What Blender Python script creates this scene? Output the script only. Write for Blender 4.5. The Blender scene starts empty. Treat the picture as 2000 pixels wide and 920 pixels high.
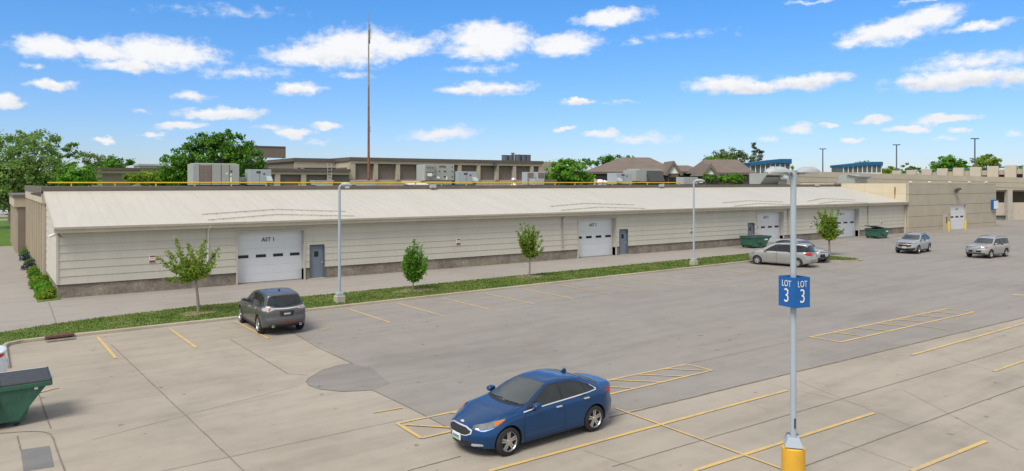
import bpy, bmesh, math, random
from mathutils import Vector, Matrix, geometry
from mathutils.bvhtree import BVHTree
R = math.radians
rnd = random.Random(7)
scene = bpy.context.scene
COL = scene.collection

# ------------------------------------------------------------------ survey: pixel of the photograph -> point in the place
# axes: X runs along the long facade to the right, Y runs back from it, Z up; the camera hovers 6.3 m above the origin
FPX, CAMH, HORIZ = 1400.0, 6.3, 356.0
_n = math.hypot(1900, 1400)
FWD = (1400/_n, 1900/_n); RGT = (1900/_n, -1400/_n)
def ray(px):
    a = (px-1000)/FPX
    return (FWD[0]+a*RGT[0], FWD[1]+a*RGT[1])
def at(px, py, t):
    d = ray(px); return Vector((t*d[0], t*d[1], CAMH+t*(HORIZ-py)/FPX))
def gp(px, py, z=0.0):
    t = (CAMH-z)*FPX/(py-HORIZ); d = ray(px); return (t*d[0], t*d[1])
FO = Vector((3.2, 45.8)); FA = R(-1.89)
FE = Vector((math.cos(FA), math.sin(FA))); FN = Vector((-math.sin(FA), math.cos(FA)))
def fs(px, off=0.0, O=FO, E=FE):
    """distance along a facade line (set back by off) where the sight line of column px meets it, and its depth"""
    d = Vector(ray(px)); o = O + (Vector((0, off)) if O is FO else Vector((-E.y, E.x))*off)
    det = d.x*(-E.y) - d.y*(-E.x)
    t = (o.x*(-E.y) - o.y*(-E.x))/det
    p = d*t - o
    return p.dot(E), t
def fz(py, t): return CAMH+t*(HORIZ-py)/FPX

# ------------------------------------------------------------------ materials
MATS = {}
def newmat(name):
    m = bpy.data.materials.new(name); m.use_nodes = True
    nt = m.node_tree; nt.nodes.clear()
    o = nt.nodes.new('ShaderNodeOutputMaterial'); b = nt.nodes.new('ShaderNodeBsdfPrincipled')
    nt.links.new(b.outputs[0], o.inputs[0])
    MATS[name] = m
    return m, nt, b, o
def nnode(nt, typ, **kw):
    n = nt.nodes.new(typ)
    for k, v in kw.items(): setattr(n, k, v)
    return n
def noise(nt, vec, scale, detail=4, rough=.55, dist=0.0):
    n = nnode(nt, 'ShaderNodeTexNoise'); n.inputs['Scale'].default_value = scale
    n.inputs['Detail'].default_value = detail; n.inputs['Roughness'].default_value = rough
    n.inputs['Distortion'].default_value = dist
    nt.links.new(vec, n.inputs['Vector']); return n
def ramp(nt, fac, stops):
    r = nnode(nt, 'ShaderNodeValToRGB'); e = r.color_ramp.elements
    while len(e) > 1: e.remove(e[-1])
    for i, (p, c) in enumerate(stops):
        if not isinstance(c, (tuple, list)): c = (c, c, c)
        if i == 0: e[0].position = p; e[0].color = (*c, 1)
        else:
            q = e.new(p); q.color = (*c, 1)
    nt.links.new(fac, r.inputs[0]); return r
def mixc(nt, mode, fac, a, b):
    m = nnode(nt, 'ShaderNodeMix', data_type='RGBA', blend_type=mode)
    m.clamp_factor = True
    for sock, v in ((m.inputs[0], fac), (m.inputs[6], a), (m.inputs[7], b)):
        if isinstance(v, (int, float)): sock.default_value = v
        elif isinstance(v, (tuple, list)): sock.default_value = (*v[:3], 1)
        else: nt.links.new(v, sock)
    return m.outputs[2]
def coords(nt, scale=(1, 1, 1), world=True):
    if world:
        g = nnode(nt, 'ShaderNodeNewGeometry'); v = g.outputs['Position']
    else:
        t = nnode(nt, 'ShaderNodeTexCoord'); v = t.outputs['Object']
    if tuple(scale) != (1, 1, 1):
        m = nnode(nt, 'ShaderNodeMapping'); m.inputs['Scale'].default_value = scale
        nt.links.new(v, m.inputs[0]); v = m.outputs[0]
    return v
def mat(name, col, rough=.6, metal=0.0, var=.08, scale=1.5, fine=0.0, fscale=40, bump=0.0, spec=.5, stretch=(1, 1, 1), coat=0.0, world=False):
    """plain procedural material: base colour broken up by a coarse and a fine noise, optional bump"""
    if name in MATS: return MATS[name]
    m, nt, b, o = newmat(name)
    b.inputs['Roughness'].default_value = rough; b.inputs['Metallic'].default_value = metal
    b.inputs['Specular IOR Level'].default_value = spec
    if coat: b.inputs['Coat Weight'].default_value = coat; b.inputs['Coat Roughness'].default_value = .06
    v = coords(nt, stretch, world)
    n = noise(nt, v, scale, 5, .6)
    lo = tuple(c*(1-var) for c in col); hi = tuple(min(1, c*(1+var)) for c in col)
    c = ramp(nt, n.outputs['Fac'], [(.3, lo), (.7, hi)]).outputs[0]
    if fine:
        n2 = noise(nt, v, fscale, 3, .7)
        c = mixc(nt, 'MULTIPLY', 1.0, c, ramp(nt, n2.outputs['Fac'], [(.3, 1-fine), (.7, 1+fine*.0)]).outputs[0])
    nt.links.new(c, b.inputs['Base Color'])
    if bump:
        n3 = noise(nt, v, fscale, 4, .6)
        bp = nnode(nt, 'ShaderNodeBump'); bp.inputs['Strength'].default_value = bump; bp.inputs['Distance'].default_value = .02
        nt.links.new(n3.outputs['Fac'], bp.inputs['Height']); nt.links.new(bp.outputs[0], b.inputs['Normal'])
    return m
def paving(name, col, stain, warm, speck=.12, streak=(.12, 1, 1)):
    m, nt, b, o = newmat(name)
    b.inputs['Roughness'].default_value = .88; b.inputs['Specular IOR Level'].default_value = .25
    v = coords(nt)
    big = noise(nt, v, .16, 6, .62, .6)
    c = ramp(nt, big.outputs['Fac'], [(.28, tuple(x*(1-stain) for x in col)), (.5, col), (.74, tuple(min(1, x*(1+stain*.45)) for x in col))]).outputs[0]
    w = noise(nt, v, .09, 4, .6)
    c = mixc(nt, 'MIX', ramp(nt, w.outputs['Fac'], [(.42, 0.0), (.72, .75)]).outputs[0], c, warm)
    vs = coords(nt, streak)
    st = noise(nt, vs, 1.1, 5, .65)
    c = mixc(nt, 'MULTIPLY', 1.0, c, ramp(nt, st.outputs['Fac'], [(.3, 1-stain*.75), (.55, 1.0)]).outputs[0])
    mid = noise(nt, v, 1.3, 6, .7)
    c = mixc(nt, 'MULTIPLY', 1.0, c, ramp(nt, mid.outputs['Fac'], [(.25, 1-stain*.6), (.55, 1.0)]).outputs[0])
    spots = noise(nt, v, 2.6, 2, .5)
    c = mixc(nt, 'MULTIPLY', 1.0, c, ramp(nt, spots.outputs['Fac'], [(.24, .62), (.29, 1.0)]).outputs[0])
    vo = nnode(nt, 'ShaderNodeTexVoronoi'); vo.inputs['Scale'].default_value = .62; nt.links.new(v, vo.inputs['Vector'])
    dm = nnode(nt, 'ShaderNodeMath', operation='ADD'); nt.links.new(vo.outputs['Distance'], dm.inputs[0]); dn = noise(nt, v, 9, 3, .6); sc_ = nnode(nt, 'ShaderNodeMath', operation='MULTIPLY'); nt.links.new(dn.outputs['Fac'], sc_.inputs[0]); sc_.inputs[1].default_value = .09; nt.links.new(sc_.outputs[0], dm.inputs[1])
    c = mixc(nt, 'MULTIPLY', 1.0, c, ramp(nt, dm.outputs[0], [(.066, .55), (.10, 1.0)]).outputs[0])
    fn = noise(nt, v, 45, 3, .7)
    c = mixc(nt, 'MULTIPLY', 1.0, c, ramp(nt, fn.outputs['Fac'], [(.3, 1-speck), (.65, 1.0)]).outputs[0])
    nt.links.new(c, b.inputs['Base Color'])
    bp = nnode(nt, 'ShaderNodeBump'); bp.inputs['Strength'].default_value = .25; bp.inputs['Distance'].default_value = .01
    nt.links.new(fn.outputs['Fac'], bp.inputs['Height']); nt.links.new(bp.outputs[0], b.inputs['Normal'])
    return m
paving('concrete', (.366, .329, .276), .2, (.385, .334, .266), .1)
paving('asphalt', (.284, .264, .243), .17, (.312, .284, .254), .16)
paving('driveway', (.325, .300, .272), .13, (.335, .31, .28), .09)
paving('asphalt_dark', (.272, .255, .237), .18, (.2, .19, .18), .25)
paving('patch_grey', (.20, .20, .20), .2, (.21, .21, .21), .2)
paving('curbstone', (.46, .41, .33), .25, (.42, .36, .27), .2)
def grassmat(name, a, b_, c_, world=True):
    m, nt, b, o = newmat(name)
    b.inputs['Roughness'].default_value = .8; b.inputs['Specular IOR Level'].default_value = .2
    v = coords(nt, (1, 1, 1), world)
    n = noise(nt, v, 1.1, 6, .7)
    c = ramp(nt, n.outputs['Fac'], [(.3, a), (.52, b_), (.75, c_)]).outputs[0]
    f = noise(nt, v, 22, 4, .75)
    c = mixc(nt, 'MULTIPLY', 1.0, c, ramp(nt, f.outputs['Fac'], [(.3, .5), (.65, 1.0)]).outputs[0])
    nt.links.new(c, b.inputs['Base Color'])
    return m
grassmat('grass', (.085, .16, .022), (.14, .21, .04), (.25, .25, .085))
grassmat('lawn', (.075, .16, .018), (.11, .2, .025), (.17, .24, .04))
def leafmat(name, lo, hi, trans=.5, dry=None):
    m, nt, b, o = newmat(name)
    g = nnode(nt, 'ShaderNodeNewGeometry')
    c = ramp(nt, g.outputs['Random Per Island'], [(0, lo), (1, hi)]).outputs[0]
    n = noise(nt, g.outputs['Position'], .55, 3, .6)
    c = mixc(nt, 'MULTIPLY', 1.0, c, ramp(nt, n.outputs['Fac'], [(.32, (.62, .66, .6)), (.68, (1.0, 1.0, 1.0))]).outputs[0])
    if dry:
        d_ = noise(nt, g.outputs['Position'], .7, 5, .7)
        c = mixc(nt, 'MIX', ramp(nt, d_.outputs['Fac'], [(.50, 0.0), (.70, .8)]).outputs[0], c, dry)
    nt.links.new(c, b.inputs['Base Color']); b.inputs['Roughness'].default_value = .55; b.inputs['Specular IOR Level'].default_value = .3
    tr = nnode(nt, 'ShaderNodeBsdfTranslucent'); nt.links.new(c, tr.inputs[0])
    mx = nnode(nt, 'ShaderNodeMixShader'); mx.inputs[0].default_value = trans
    nt.links.new(b.outputs[0], mx.inputs[1]); nt.links.new(tr.outputs[0], mx.inputs[2]); nt.links.new(mx.outputs[0], o.inputs[0])
    return m
leafmat('leaf_sapling', (0.17, 0.3, 0.018), (0.4, 0.54, 0.065))
leafmat('leaf_bright', (0.1, 0.3, 0.018), (0.26, 0.52, 0.05))
leafmat('leaf_dark', (0.075, 0.23, 0.02), (0.2, 0.42, 0.045))
leafmat('leaf_willow', (0.16, 0.3, 0.065), (0.34, 0.5, 0.13))
leafmat('leaf_olive', (0.16, 0.23, 0.07), (0.3, 0.39, 0.15))
leafmat('leaf_pale', (.2, .24, .13), (.36, .4, .26))
leafmat('flower_blue', (.03, .03, .07), (.09, .08, .17), .2)
mat('bark', (.16, .13, .11), .9, var=.3, scale=6, bump=.5, fscale=25)
mat('bark_pale', (.22, .19, .165), .9, var=.25, scale=8, bump=.4, fscale=30)
mat('siding', (.545, .525, .45), .6, var=.04, scale=.35, fine=.06, fscale=3, stretch=(2.2, 1, .35))
mat('trim_cream', (.47, .45, .39), .55, var=.04)
mat('gutter', (.45, .41, .325), .5, var=.09, scale=1.2)
mat('metal_roof', (.515, .492, .43), .45, var=.045, scale=.5, fine=.07, fscale=2.2, stretch=(1.8, .16, 1))
mat('snow_rail', (.33, .31, .255), .6, var=.2)
mat('plinth', (.30, .258, .208), .95, var=.35, scale=.8, fine=.45, fscale=7, bump=.6)
mat('plinth_pale', (.42, .39, .34), .9, var=.15, scale=1.5, fine=.2, fscale=14)
mat('flashing_dark', (.05, .05, .055), .6)
mat('fascia_brown', (.135, .115, .10), .6, var=.14, scale=.7)
mat('gravel', (.30, .265, .22), .95, var=.3, scale=3, fine=.4, fscale=30, bump=.5)
mat('door_white', (.66, .69, .72), .4, var=.02)
mat('door_grey', (.16, .2, .245), .45, var=.06)
mat('frame_grey', (.10, .12, .145), .5)
mat('glass_dark', (.018, .022, .026), .08, var=.1)
mat('lettering', (.015, .015, .017), .6)
mat('white_paint', (.78, .78, .76), .45, var=.04)
mat('sign_white', (.78, .77, .75), .5)
mat('sign_red', (.26, .06, .055), .5)
mat('precast', (.43, .385, .30), .85, var=.07, scale=.6, fine=.07, fscale=20)
mat('precast_joint', (.17, .15, .12), .9)
mat('cream_wall', (.60, .53, .385), .8, var=.05, scale=.7, fine=.06)
mat('rust', (.35, .15, .035), .9, var=.3, scale=4)
mat('panel_beige', (.50, .435, .33), .8, var=.08, scale=.5, fine=.06)
mat('panel_tan', (.235, .192, .15), .8, var=.08, scale=.7)
mat('brown_panel', (.20, .162, .138), .8, var=.09, scale=.35, fine=.06, fscale=6)
mat('brown_dark', (.125, .103, .09), .7, var=.1)
mat('roof_shingle', (.175, .14, .118), .9, var=.13, scale=.6, fine=.2, fscale=8)
mat('brick_brown', (.14, .105, .09), .9, var=.12, scale=2, fine=.2)
mat('yellow_pipe', (.62, .44, .035), .5, var=.1)
mat('hvac_grey', (.34, .37, .345), .5, var=.06, scale=1)
mat('hvac_blue', (.36, .41, .445), .5, var=.07, scale=1)
mat('hvac_grille', (.06, .062, .062), .6, var=.15, scale=5)
mat('galvanised', (.48, .5, .51), .45, metal=.4, var=.12, scale=4)
mat('pole_paint', (.36, .42, .475), .45, var=.05, scale=1.5)
mat('lamp_paint', (.36, .39, .41), .4, var=.04)
mat('lens_white', (.75, .75, .74), .3)
mat('mast_rust', (.20, .085, .055), .85, var=.45, scale=2.5)
mat('mast_grey', (.26, .25, .24), .7, var=.3, scale=2.0)
mat('sign_blue', (.004, .105, .36), .4, var=.06, scale=2)
mat('parapet', (.50, .445, .365), .85, var=.06)
mat('tower_blue', (.006, .10, .22), .7, var=.08)
mat('rail_teal', (.03, .13, .17), .5)
mat('yellow_base', (.72, .40, .035), .55, var=.1, scale=2.5, fine=.1, fscale=30)
mat('bollard_yellow', (.68, .47, .04), .5, var=.1)
mat('dumpster_green', (.03, .115, .075), .55, var=.22, scale=2.2, fine=.18, fscale=18, bump=.12)
mat('dumpster_lid', (.045, .05, .06), .5, var=.15, scale=4)
mat('tyre', (.022, .022, .023), .85, var=.2, scale=8)
mat('black_trim', (.015, .015, .017), .5)
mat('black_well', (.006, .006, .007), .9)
mat('chrome', (.72, .73, .75), .22, metal=.6, var=.03)
mat('rim_silver', (.55, .56, .58), .3, metal=.85, var=.05)
mat('rim_dark', (.05, .05, .055), .4, metal=.5)
mat('headlamp', (.22, .235, .25), .06, metal=.35, var=.5, scale=4)
mat('lamp_amber', (.52, .13, .02), .2)
mat('lamp_red', (.42, .012, .018), .15, var=.2, scale=7)
mat('lamp_clear', (.36, .34, .35), .2, var=.15, scale=9)
mat('plate_white', (.72, .75, .72), .5)
mat('plate_green', (.3, .5, .12), .5)
mat('car_glass', (.018, .024, .027), .05, var=.25, scale=2.5, spec=.5)
mat('car_glass_front', (.045, .058, .062), .04, var=.25, scale=1.1, spec=.9)
mat('storm_iron', (.10, .04, .03), .8, var=.4, scale=6)
mat('marking_yellow', (.62, .39, .075), .8, var=.12, scale=2)
mat('concrete_base', (.46, .43, .37), .9, var=.15, scale=3, fine=.2)
def paint(name, col, metal=.55, rough=.32):
    m, nt, b, o = newmat(name)
    b.inputs['Metallic'].default_value = metal; b.inputs['Roughness'].default_value = rough
    b.inputs['Coat Weight'].default_value = .55; b.inputs['Coat Roughness'].default_value = .05
    v = coords(nt, (1, 1, 1), False); n = noise(nt, v, 3.0, 4, .6)
    nt.links.new(ramp(nt, n.outputs['Fac'], [(.3, tuple(c*.93 for c in col)), (.7, tuple(min(1, c*1.05) for c in col))]).outputs[0], b.inputs['Base Color'])
paint('paint_blue', (.001, .054, .18), .5, .24)
paint('paint_grey', (.098, .098, .10), .5, .32)
paint('paint_silver', (.40, .405, .415), .45, .36)
paint('paint_silver_warm', (.36, .355, .34), .45, .38)
paint('paint_champagne', (.40, .395, .365), .45, .38)
paint('paint_white', (.72, .74, .76), .0, .35)
def worn_yellow():
    m, nt, b, o = newmat('worn_yellow')
    b.inputs['Roughness'].default_value = .85
    v = coords(nt); n = noise(nt, v, 7, 6, .75)
    w = noise(nt, v, .8, 3, .6)
    a = nnode(nt, 'ShaderNodeMath', operation='ADD'); nt.links.new(n.outputs['Fac'], a.inputs[0]); nt.links.new(w.outputs['Fac'], a.inputs[1])
    c = ramp(nt, a.outputs[0], [(.80, (.30, .275, .24)), (1.02, (.50, .36, .15))]).outputs[0]
    nt.links.new(c, b.inputs['Base Color'])
worn_yellow()
def marking():
    m, nt, b, o = newmat('line_yellow')
    b.inputs['Roughness'].default_value = .8
    v = coords(nt); n = noise(nt, v, 9, 6, .75)
    w = noise(nt, v, 1.2, 3, .6)
    a = nnode(nt, 'ShaderNodeMath', operation='ADD'); nt.links.new(n.outputs['Fac'], a.inputs[0]); nt.links.new(w.outputs['Fac'], a.inputs[1])
    c = ramp(nt, a.outputs[0], [(.78, (.36, .32, .26)), (1.08, (.52, .38, .16)), (1.35, (.57, .40, .14))]).outputs[0]
    nt.links.new(c, b.inputs['Base Color'])
marking()

# ------------------------------------------------------------------ mesh helpers
class MB:
    def __init__(s): s.v = []; s.f = []; s.mi = []
    def add(s, vs, fs_, mi=0):
        k = len(s.v); s.v += [tuple(p) for p in vs]
        for f in fs_: s.f.append(tuple(i+k for i in f)); s.mi.append(mi)
        return s
    def quad(s, a, b, c, d, mi=0): return s.add([a, b, c, d], [(0, 1, 2, 3)], mi)
    def poly(s, pts, mi=0): return s.add(pts, [tuple(range(len(pts)))], mi)
    def box(s, x0, x1, y0, y1, z0, z1, mi=0):
        return s.add([(x0, y0, z0), (x1, y0, z0), (x1, y1, z0), (x0, y1, z0), (x0, y0, z1), (x1, y0, z1), (x1, y1, z1), (x0, y1, z1)],
                     [(0, 3, 2, 1), (4, 5, 6, 7), (0, 1, 5, 4), (1, 2, 6, 5), (2, 3, 7, 6), (3, 0, 4, 7)], mi)
    def rbox(s, c, size, rz=0.0, mi=0):
        M = Matrix.Rotation(rz, 3, 'Z'); c = Vector(c); h = [q/2 for q in size]
        vs = [c+M @ Vector((sx*h[0], sy*h[1], sz*h[2])) for sz in (-1, 1) for sx, sy in ((-1, -1), (1, -1), (1, 1), (-1, 1))]
        return s.add(vs, [(0, 3, 2, 1), (4, 5, 6, 7), (0, 1, 5, 4), (1, 2, 6, 5), (2, 3, 7, 6), (3, 0, 4, 7)], mi)
    def prism(s, pts, axis, a0, a1, mi=0):
        """2-D outline extruded along an axis: axis 'x' takes (y,z), 'y' takes (x,z), 'z' takes (x,y)"""
        mk = {'x': lambda p, a: (a, p[0], p[1]), 'y': lambda p, a: (p[0], a, p[1]), 'z': lambda p, a: (p[0], p[1], a)}[axis]
        n = len(pts); vs = [mk(p, a0) for p in pts]+[mk(p, a1) for p in pts]
        fs_ = [tuple(range(n-1, -1, -1)), tuple(range(n, 2*n))]+[(i, (i+1) % n, n+(i+1) % n, n+i) for i in range(n)]
        return s.add(vs, fs_, mi)
    def tube(s, pts, rad, n=6, caps=True, mi=0):
        pts = [Vector(p) for p in pts]; rs = rad if isinstance(rad, (list, tuple)) else [rad]*len(pts)
        k = len(s.v); up = Vector((0, 0, 1))
        for i, p in enumerate(pts):
            d = (pts[min(i+1, len(pts)-1)]-pts[max(i-1, 0)])
            if d.length < 1e-9: d = up
            d.normalize(); a = d.cross(up)
            if a.length < .05: a = d.cross(Vector((1, 0, 0)))
            a.normalize(); b = d.cross(a)
            for j in range(n):
                th = 2*math.pi*j/n; s.v.append(tuple(p+(a*math.cos(th)+b*math.sin(th))*rs[i]))
        for i in range(len(pts)-1):
            for j in range(n):
                s.f.append((k+i*n+j, k+(i+1)*n+j, k+(i+1)*n+(j+1) % n, k+i*n+(j+1) % n)); s.mi.append(mi)
        if caps:
            s.f.append(tuple(k+j for j in range(n))); s.mi.append(mi)
            e = k+(len(pts)-1)*n; s.f.append(tuple(e+j for j in range(n-1, -1, -1))); s.mi.append(mi)
        return s
    def cyl(s, p, r, z0, z1, n=16, r1=None, mi=0): return s.tube([(p[0], p[1], z0), (p[0], p[1], z1)], [r, r if r1 is None else r1], n, True, mi)
    def lathe(s, prof, M=Matrix(), n=32, mi=0, close=False):
        """profile of (radius, height) turned about Z, placed by M"""
        k = len(s.v); m = len(prof)
        for j in range(n):
            th = 2*math.pi*j/n
            for r, h in prof: s.v.append(tuple(M @ Vector((r*math.cos(th), r*math.sin(th), h))))
        for j in range(n):
            q = (j+1) % n
            for i in range(m if close else m-1):
                i2 = (i+1) % m
                s.f.append((k+j*m+i, k+q*m+i, k+q*m+i2, k+j*m+i2)); s.mi.append(mi)
        return s
    def build(s, name, mats, parent=None, smooth=False, bevel=0.0, angle=None):
        me = bpy.data.meshes.new(name); me.from_pydata(s.v, [], s.f)
        for m in (mats if isinstance(mats, (list, tuple)) else [mats]): me.materials.append(MATS[m] if isinstance(m, str) else m)
        if len(me.materials) > 1: me.polygons.foreach_set('material_index', s.mi)
        bm = bmesh.new(); bm.from_mesh(me); bmesh.ops.recalc_face_normals(bm, faces=bm.faces); bm.to_mesh(me); bm.free()
        if smooth: me.polygons.foreach_set('use_smooth', [True]*len(me.polygons))
        me.update()
        o = bpy.data.objects.new(name, me); COL.objects.link(o)
        if angle is not None:
            me.polygons.foreach_set('use_smooth', [True]*len(me.polygons)); me.set_sharp_from_angle(angle=R(angle))
        if parent is not None: o.parent = parent
        if bevel:
            b = o.modifiers.new('edge', 'BEVEL'); b.width = bevel; b.segments = 2; b.limit_method = 'ANGLE'; b.angle_limit = R(40)
        return o
def raw_mesh(name, verts, faces, m, parent=None):
    me = bpy.data.meshes.new(name); me.from_pydata(verts, [], faces); me.materials.append(MATS[m]); me.update()
    o = bpy.data.objects.new(name, me); COL.objects.link(o)
    if parent is not None: o.parent = parent
    return o
def thing(name, label, cat, loc=(0, 0, 0), rz=0.0, group=None):
    o = bpy.data.objects.new(name, None); COL.objects.link(o); o.location = loc; o.rotation_euler = (0, 0, rz)
    o.empty_display_size = .2
    return tag(o, label, cat, group)
def tag(o, label, cat, group=None):
    o['label'] = label; o['category'] = cat
    if group: o['group'] = group
    return o
def struct(o): o['kind'] = 'structure'; return o
def copy_tree(o, parent=None):
    c = o.copy(); COL.objects.link(c)
    if parent is not None: c.parent = parent
    for ch in list(o.children): copy_tree(ch, c)
    return c
def lettering(text, size, parent, loc, rot, m='lettering', bold=.0, depth=.004, name='lettering', sx=1.0):
    cu = bpy.data.curves.new(name, 'FONT'); cu.body = text; cu.size = size; cu.align_x = 'CENTER'; cu.align_y = 'CENTER'
    cu.offset = bold; cu.extrude = depth
    t = bpy.data.objects.new(name, cu); COL.objects.link(t); bpy.context.view_layer.update()
    me = bpy.data.meshes.new_from_object(t.evaluated_get(bpy.context.evaluated_depsgraph_get()))
    bpy.data.objects.remove(t); bpy.data.curves.remove(cu)
    me.materials.clear(); me.materials.append(MATS[m])
    o = bpy.data.objects.new(name, me); COL.objects.link(o); o.parent = parent
    o.location = loc; o.rotation_euler = rot; o.scale = (sx, 1, 1)
    return o
def sheet(name, pts, z, m):
    """flat ground sheet from an outline that may be concave"""
    pl = [Vector((p[0], p[1], 0)) for p in pts]
    tri = geometry.tessellate_polygon([pl])
    mb = MB(); mb.add([(p[0], p[1], z) for p in pts], [t for t in tri])
    o = mb.build(name, m); struct(o)
    me = o.data
    if me.polygons and sum(p.normal.z*p.area for p in me.polygons) < 0: me.flip_normals()
    return o
# ------------------------------------------------------------------ camera, sun, sky
cam = bpy.data.cameras.new('camera'); camo = bpy.data.objects.new('camera', cam); COL.objects.link(camo)
cam.sensor_width = 36; cam.lens = FPX/2000*36; cam.shift_y = -(460-HORIZ)/2000; cam.clip_end = 6000; cam.clip_start = .1
camo.location = (0, 0, CAMH); camo.rotation_euler = (R(90), 0, -math.atan2(FWD[0], FWD[1]))
scene.camera = camo
SUN_DIR = Vector((-.86, -.36, 0)).normalized(); SUN_EL = R(54)
sl = bpy.data.lights.new('sun', 'SUN'); sl.energy = 1.5; sl.angle = R(26); sl.color = (1, .935, .83)
so = bpy.data.objects.new('sun', sl); COL.objects.link(so)
to_sun = SUN_DIR*math.cos(SUN_EL)+Vector((0, 0, math.sin(SUN_EL)))
so.rotation_euler = to_sun.to_track_quat('Z', 'Y').to_euler(); so.location = to_sun*60
scene.view_settings.view_transform = 'Standard'; scene.view_settings.look = 'None'
scene.view_settings.exposure = 1.15; scene.view_settings.gamma = 1; scene.view_settings.use_curve_mapping = False
scene.render.engine = 'CYCLES'; scene.cycles.max_bounces = 6; scene.cycles.use_denoising = True
wd = bpy.data.worlds.new('World'); scene.world = wd; wd.use_nodes = True
nt = wd.node_tree; nt.nodes.clear()
def wn(t, **k): return nnode(nt, t, **k)
L = nt.links.new
tc = wn('ShaderNodeTexCoord'); sx = wn('ShaderNodeSeparateXYZ'); L(tc.outputs['Generated'], sx.inputs[0])
def wm(op, a, b=None, c=None, clamp=False):
    n = wn('ShaderNodeMath', operation=op); n.use_clamp = clamp
    for i, v in enumerate((a, b, c)):
        if v is None: continue
        if isinstance(v, (int, float)): n.inputs[i].default_value = v
        else: L(v, n.inputs[i])
    return n.outputs[0]
az = wm('ARCTAN2', sx.outputs[0], sx.outputs[1]); el = wm('ARCSINE', sx.outputs[2])
P = wn('ShaderNodeCombineXYZ'); L(az, P.inputs[0]); L(el, P.inputs[1])
CLOUDS = [  # centre column, row, half width, half height, tilt, weight: where each cloud bank stands in the sky
 (100, 92, 92, 28, 0, 1), (185, 98, 92, 22, -8, 1), (310, 104, 150, 40, 3, 1), (255, 128, 90, 18, 0, .9),
 (690, 92, 128, 46, 8, 1.1), (620, 108, 128, 27, 3, 1), (780, 94, 92, 26, 12, 1),
 (958, 76, 102, 42, 0, 1.15), (940, 100, 82, 22, 0, 1), (1100, 88, 88, 27, 6, 1),
 (1192, 34, 88, 20, 8, 1), (1740, 60, 122, 33, 12, 1.05), (1815, 36, 85, 26, 10, 1), (1905, 52, 84, 10, 8, .55), (1680, 78, 60, 18, 0, 1),
 (1860, 157, 158, 25, 2, 1.1), (1900, 122, 142, 24, 3, .62), (1985, 150, 70, 24, 0, .9),
 (1415, 166, 92, 20, 0, .95), (1575, 160, 112, 19, 5, 1), (1470, 172, 80, 14, 0, .9),
 (100, 164, 62, 13, 4, .95), (8, 198, 46, 15, 0, .9), (370, 189, 46, 11, 0, .55), (430, 221, 105, 15, 3, .9),
 (583, 173, 58, 17, 6, 1), (960, 173, 92, 17, 3, .9), (905, 176, 62, 10, 0, .7), (1128, 199, 38, 9, 2, .9), (862, 261, 86, 17, 8, .9),
 (350, 246, 66, 9, 8, .75), (297, 264, 32, 7, 2, .7), (203, 273, 29, 8, 4, .9), (575, 259, 46, 12, 0, .85), (635, 245, 36, 11, 3, .95), (530, 248, 44, 8, 0, .5),
 (1175, 262, 44, 10, 3, .8), (1250, 269, 84, 12, 2, .5), (1100, 252, 25, 6, 10, .7), (1560, 251, 40, 12, 0, .6), (1622, 245, 26, 6, 0, .7),
 (1705, 235, 40, 9, 3, .85), (1778, 251, 50, 10, 0, .9), (1842, 232, 75, 11, 2, .9), (1872, 256, 22, 7, 0, .6), (1662, 271, 28, 6, 0, .8),
 (470, 140, 110, 17, 3, .42), (940, 135, 80, 11, 4, .36), (690, 147, 50, 8, 0, .36), (1850, 270, 28, 6, 0, .45), (1500, 271, 38, 6, 0, .4), (855, 72, 30, 14, 20, .45),
 (1240, 82, 22, 10, 0, .4), (60, 128, 24, 7, 0, .5), (1590, 3, 60, 5, 0, .5), (1800, 2, 55, 5, 0, .5), (620, 280, 35, 6, 0, .3), (1210, 200, 45, 5, 0, .3), (278, 217, 24, 6, 0, .4), (1990, 262, 26, 9, 0, .4), (440, 22, 120, 10, 3, .18), (1320, 68, 90, 8, 3, .2)]
def sky_pos(px, py):
    d = ray(px); return math.atan2(d[0], d[1]), math.atan((HORIZ-py)/FPX/math.hypot(*d))
grp = bpy.data.node_groups.new('cloud_field', 'ShaderNodeTree')
grp.interface.new_socket('P', in_out='INPUT', socket_type='NodeSocketVector')
grp.interface.new_socket('D', in_out='OUTPUT', socket_type='NodeSocketFloat')
gi = grp.nodes.new('NodeGroupInput'); go = grp.nodes.new('NodeGroupOutput')
def gm(op, a, b, clamp=False):
    n = grp.nodes.new('ShaderNodeMath'); n.operation = op; n.use_clamp = clamp
    for i, v in enumerate((a, b)):
        if isinstance(v, (int, float)): n.inputs[i].default_value = v
        else: grp.links.new(v, n.inputs[i])
    return n.outputs[0]
def gnoise(scale, detail, rough, sy=1.6):
    mp = grp.nodes.new('ShaderNodeMapping'); mp.inputs['Scale'].default_value = (1, sy, 1); grp.links.new(gi.outputs[0], mp.inputs[0])
    n = grp.nodes.new('ShaderNodeTexNoise'); n.inputs['Scale'].default_value = scale; n.inputs['Detail'].default_value = detail; n.inputs['Roughness'].default_value = rough
    grp.links.new(mp.outputs[0], n.inputs['Vector']); return n
dn = gnoise(34, 6, .6)
v1 = grp.nodes.new('ShaderNodeVectorMath'); v1.operation = 'SUBTRACT'; grp.links.new(dn.outputs['Color'], v1.inputs[0]); v1.inputs[1].default_value = (.5, .5, .5)
v2 = grp.nodes.new('ShaderNodeVectorMath'); v2.operation = 'MULTIPLY'; grp.links.new(v1.outputs[0], v2.inputs[0]); v2.inputs[1].default_value = (.042, .021, 0)
v3 = grp.nodes.new('ShaderNodeVectorMath'); v3.operation = 'ADD'; grp.links.new(gi.outputs[0], v3.inputs[0]); grp.links.new(v2.outputs[0], v3.inputs[1])
acc = None; accS = None; accD = None
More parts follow.
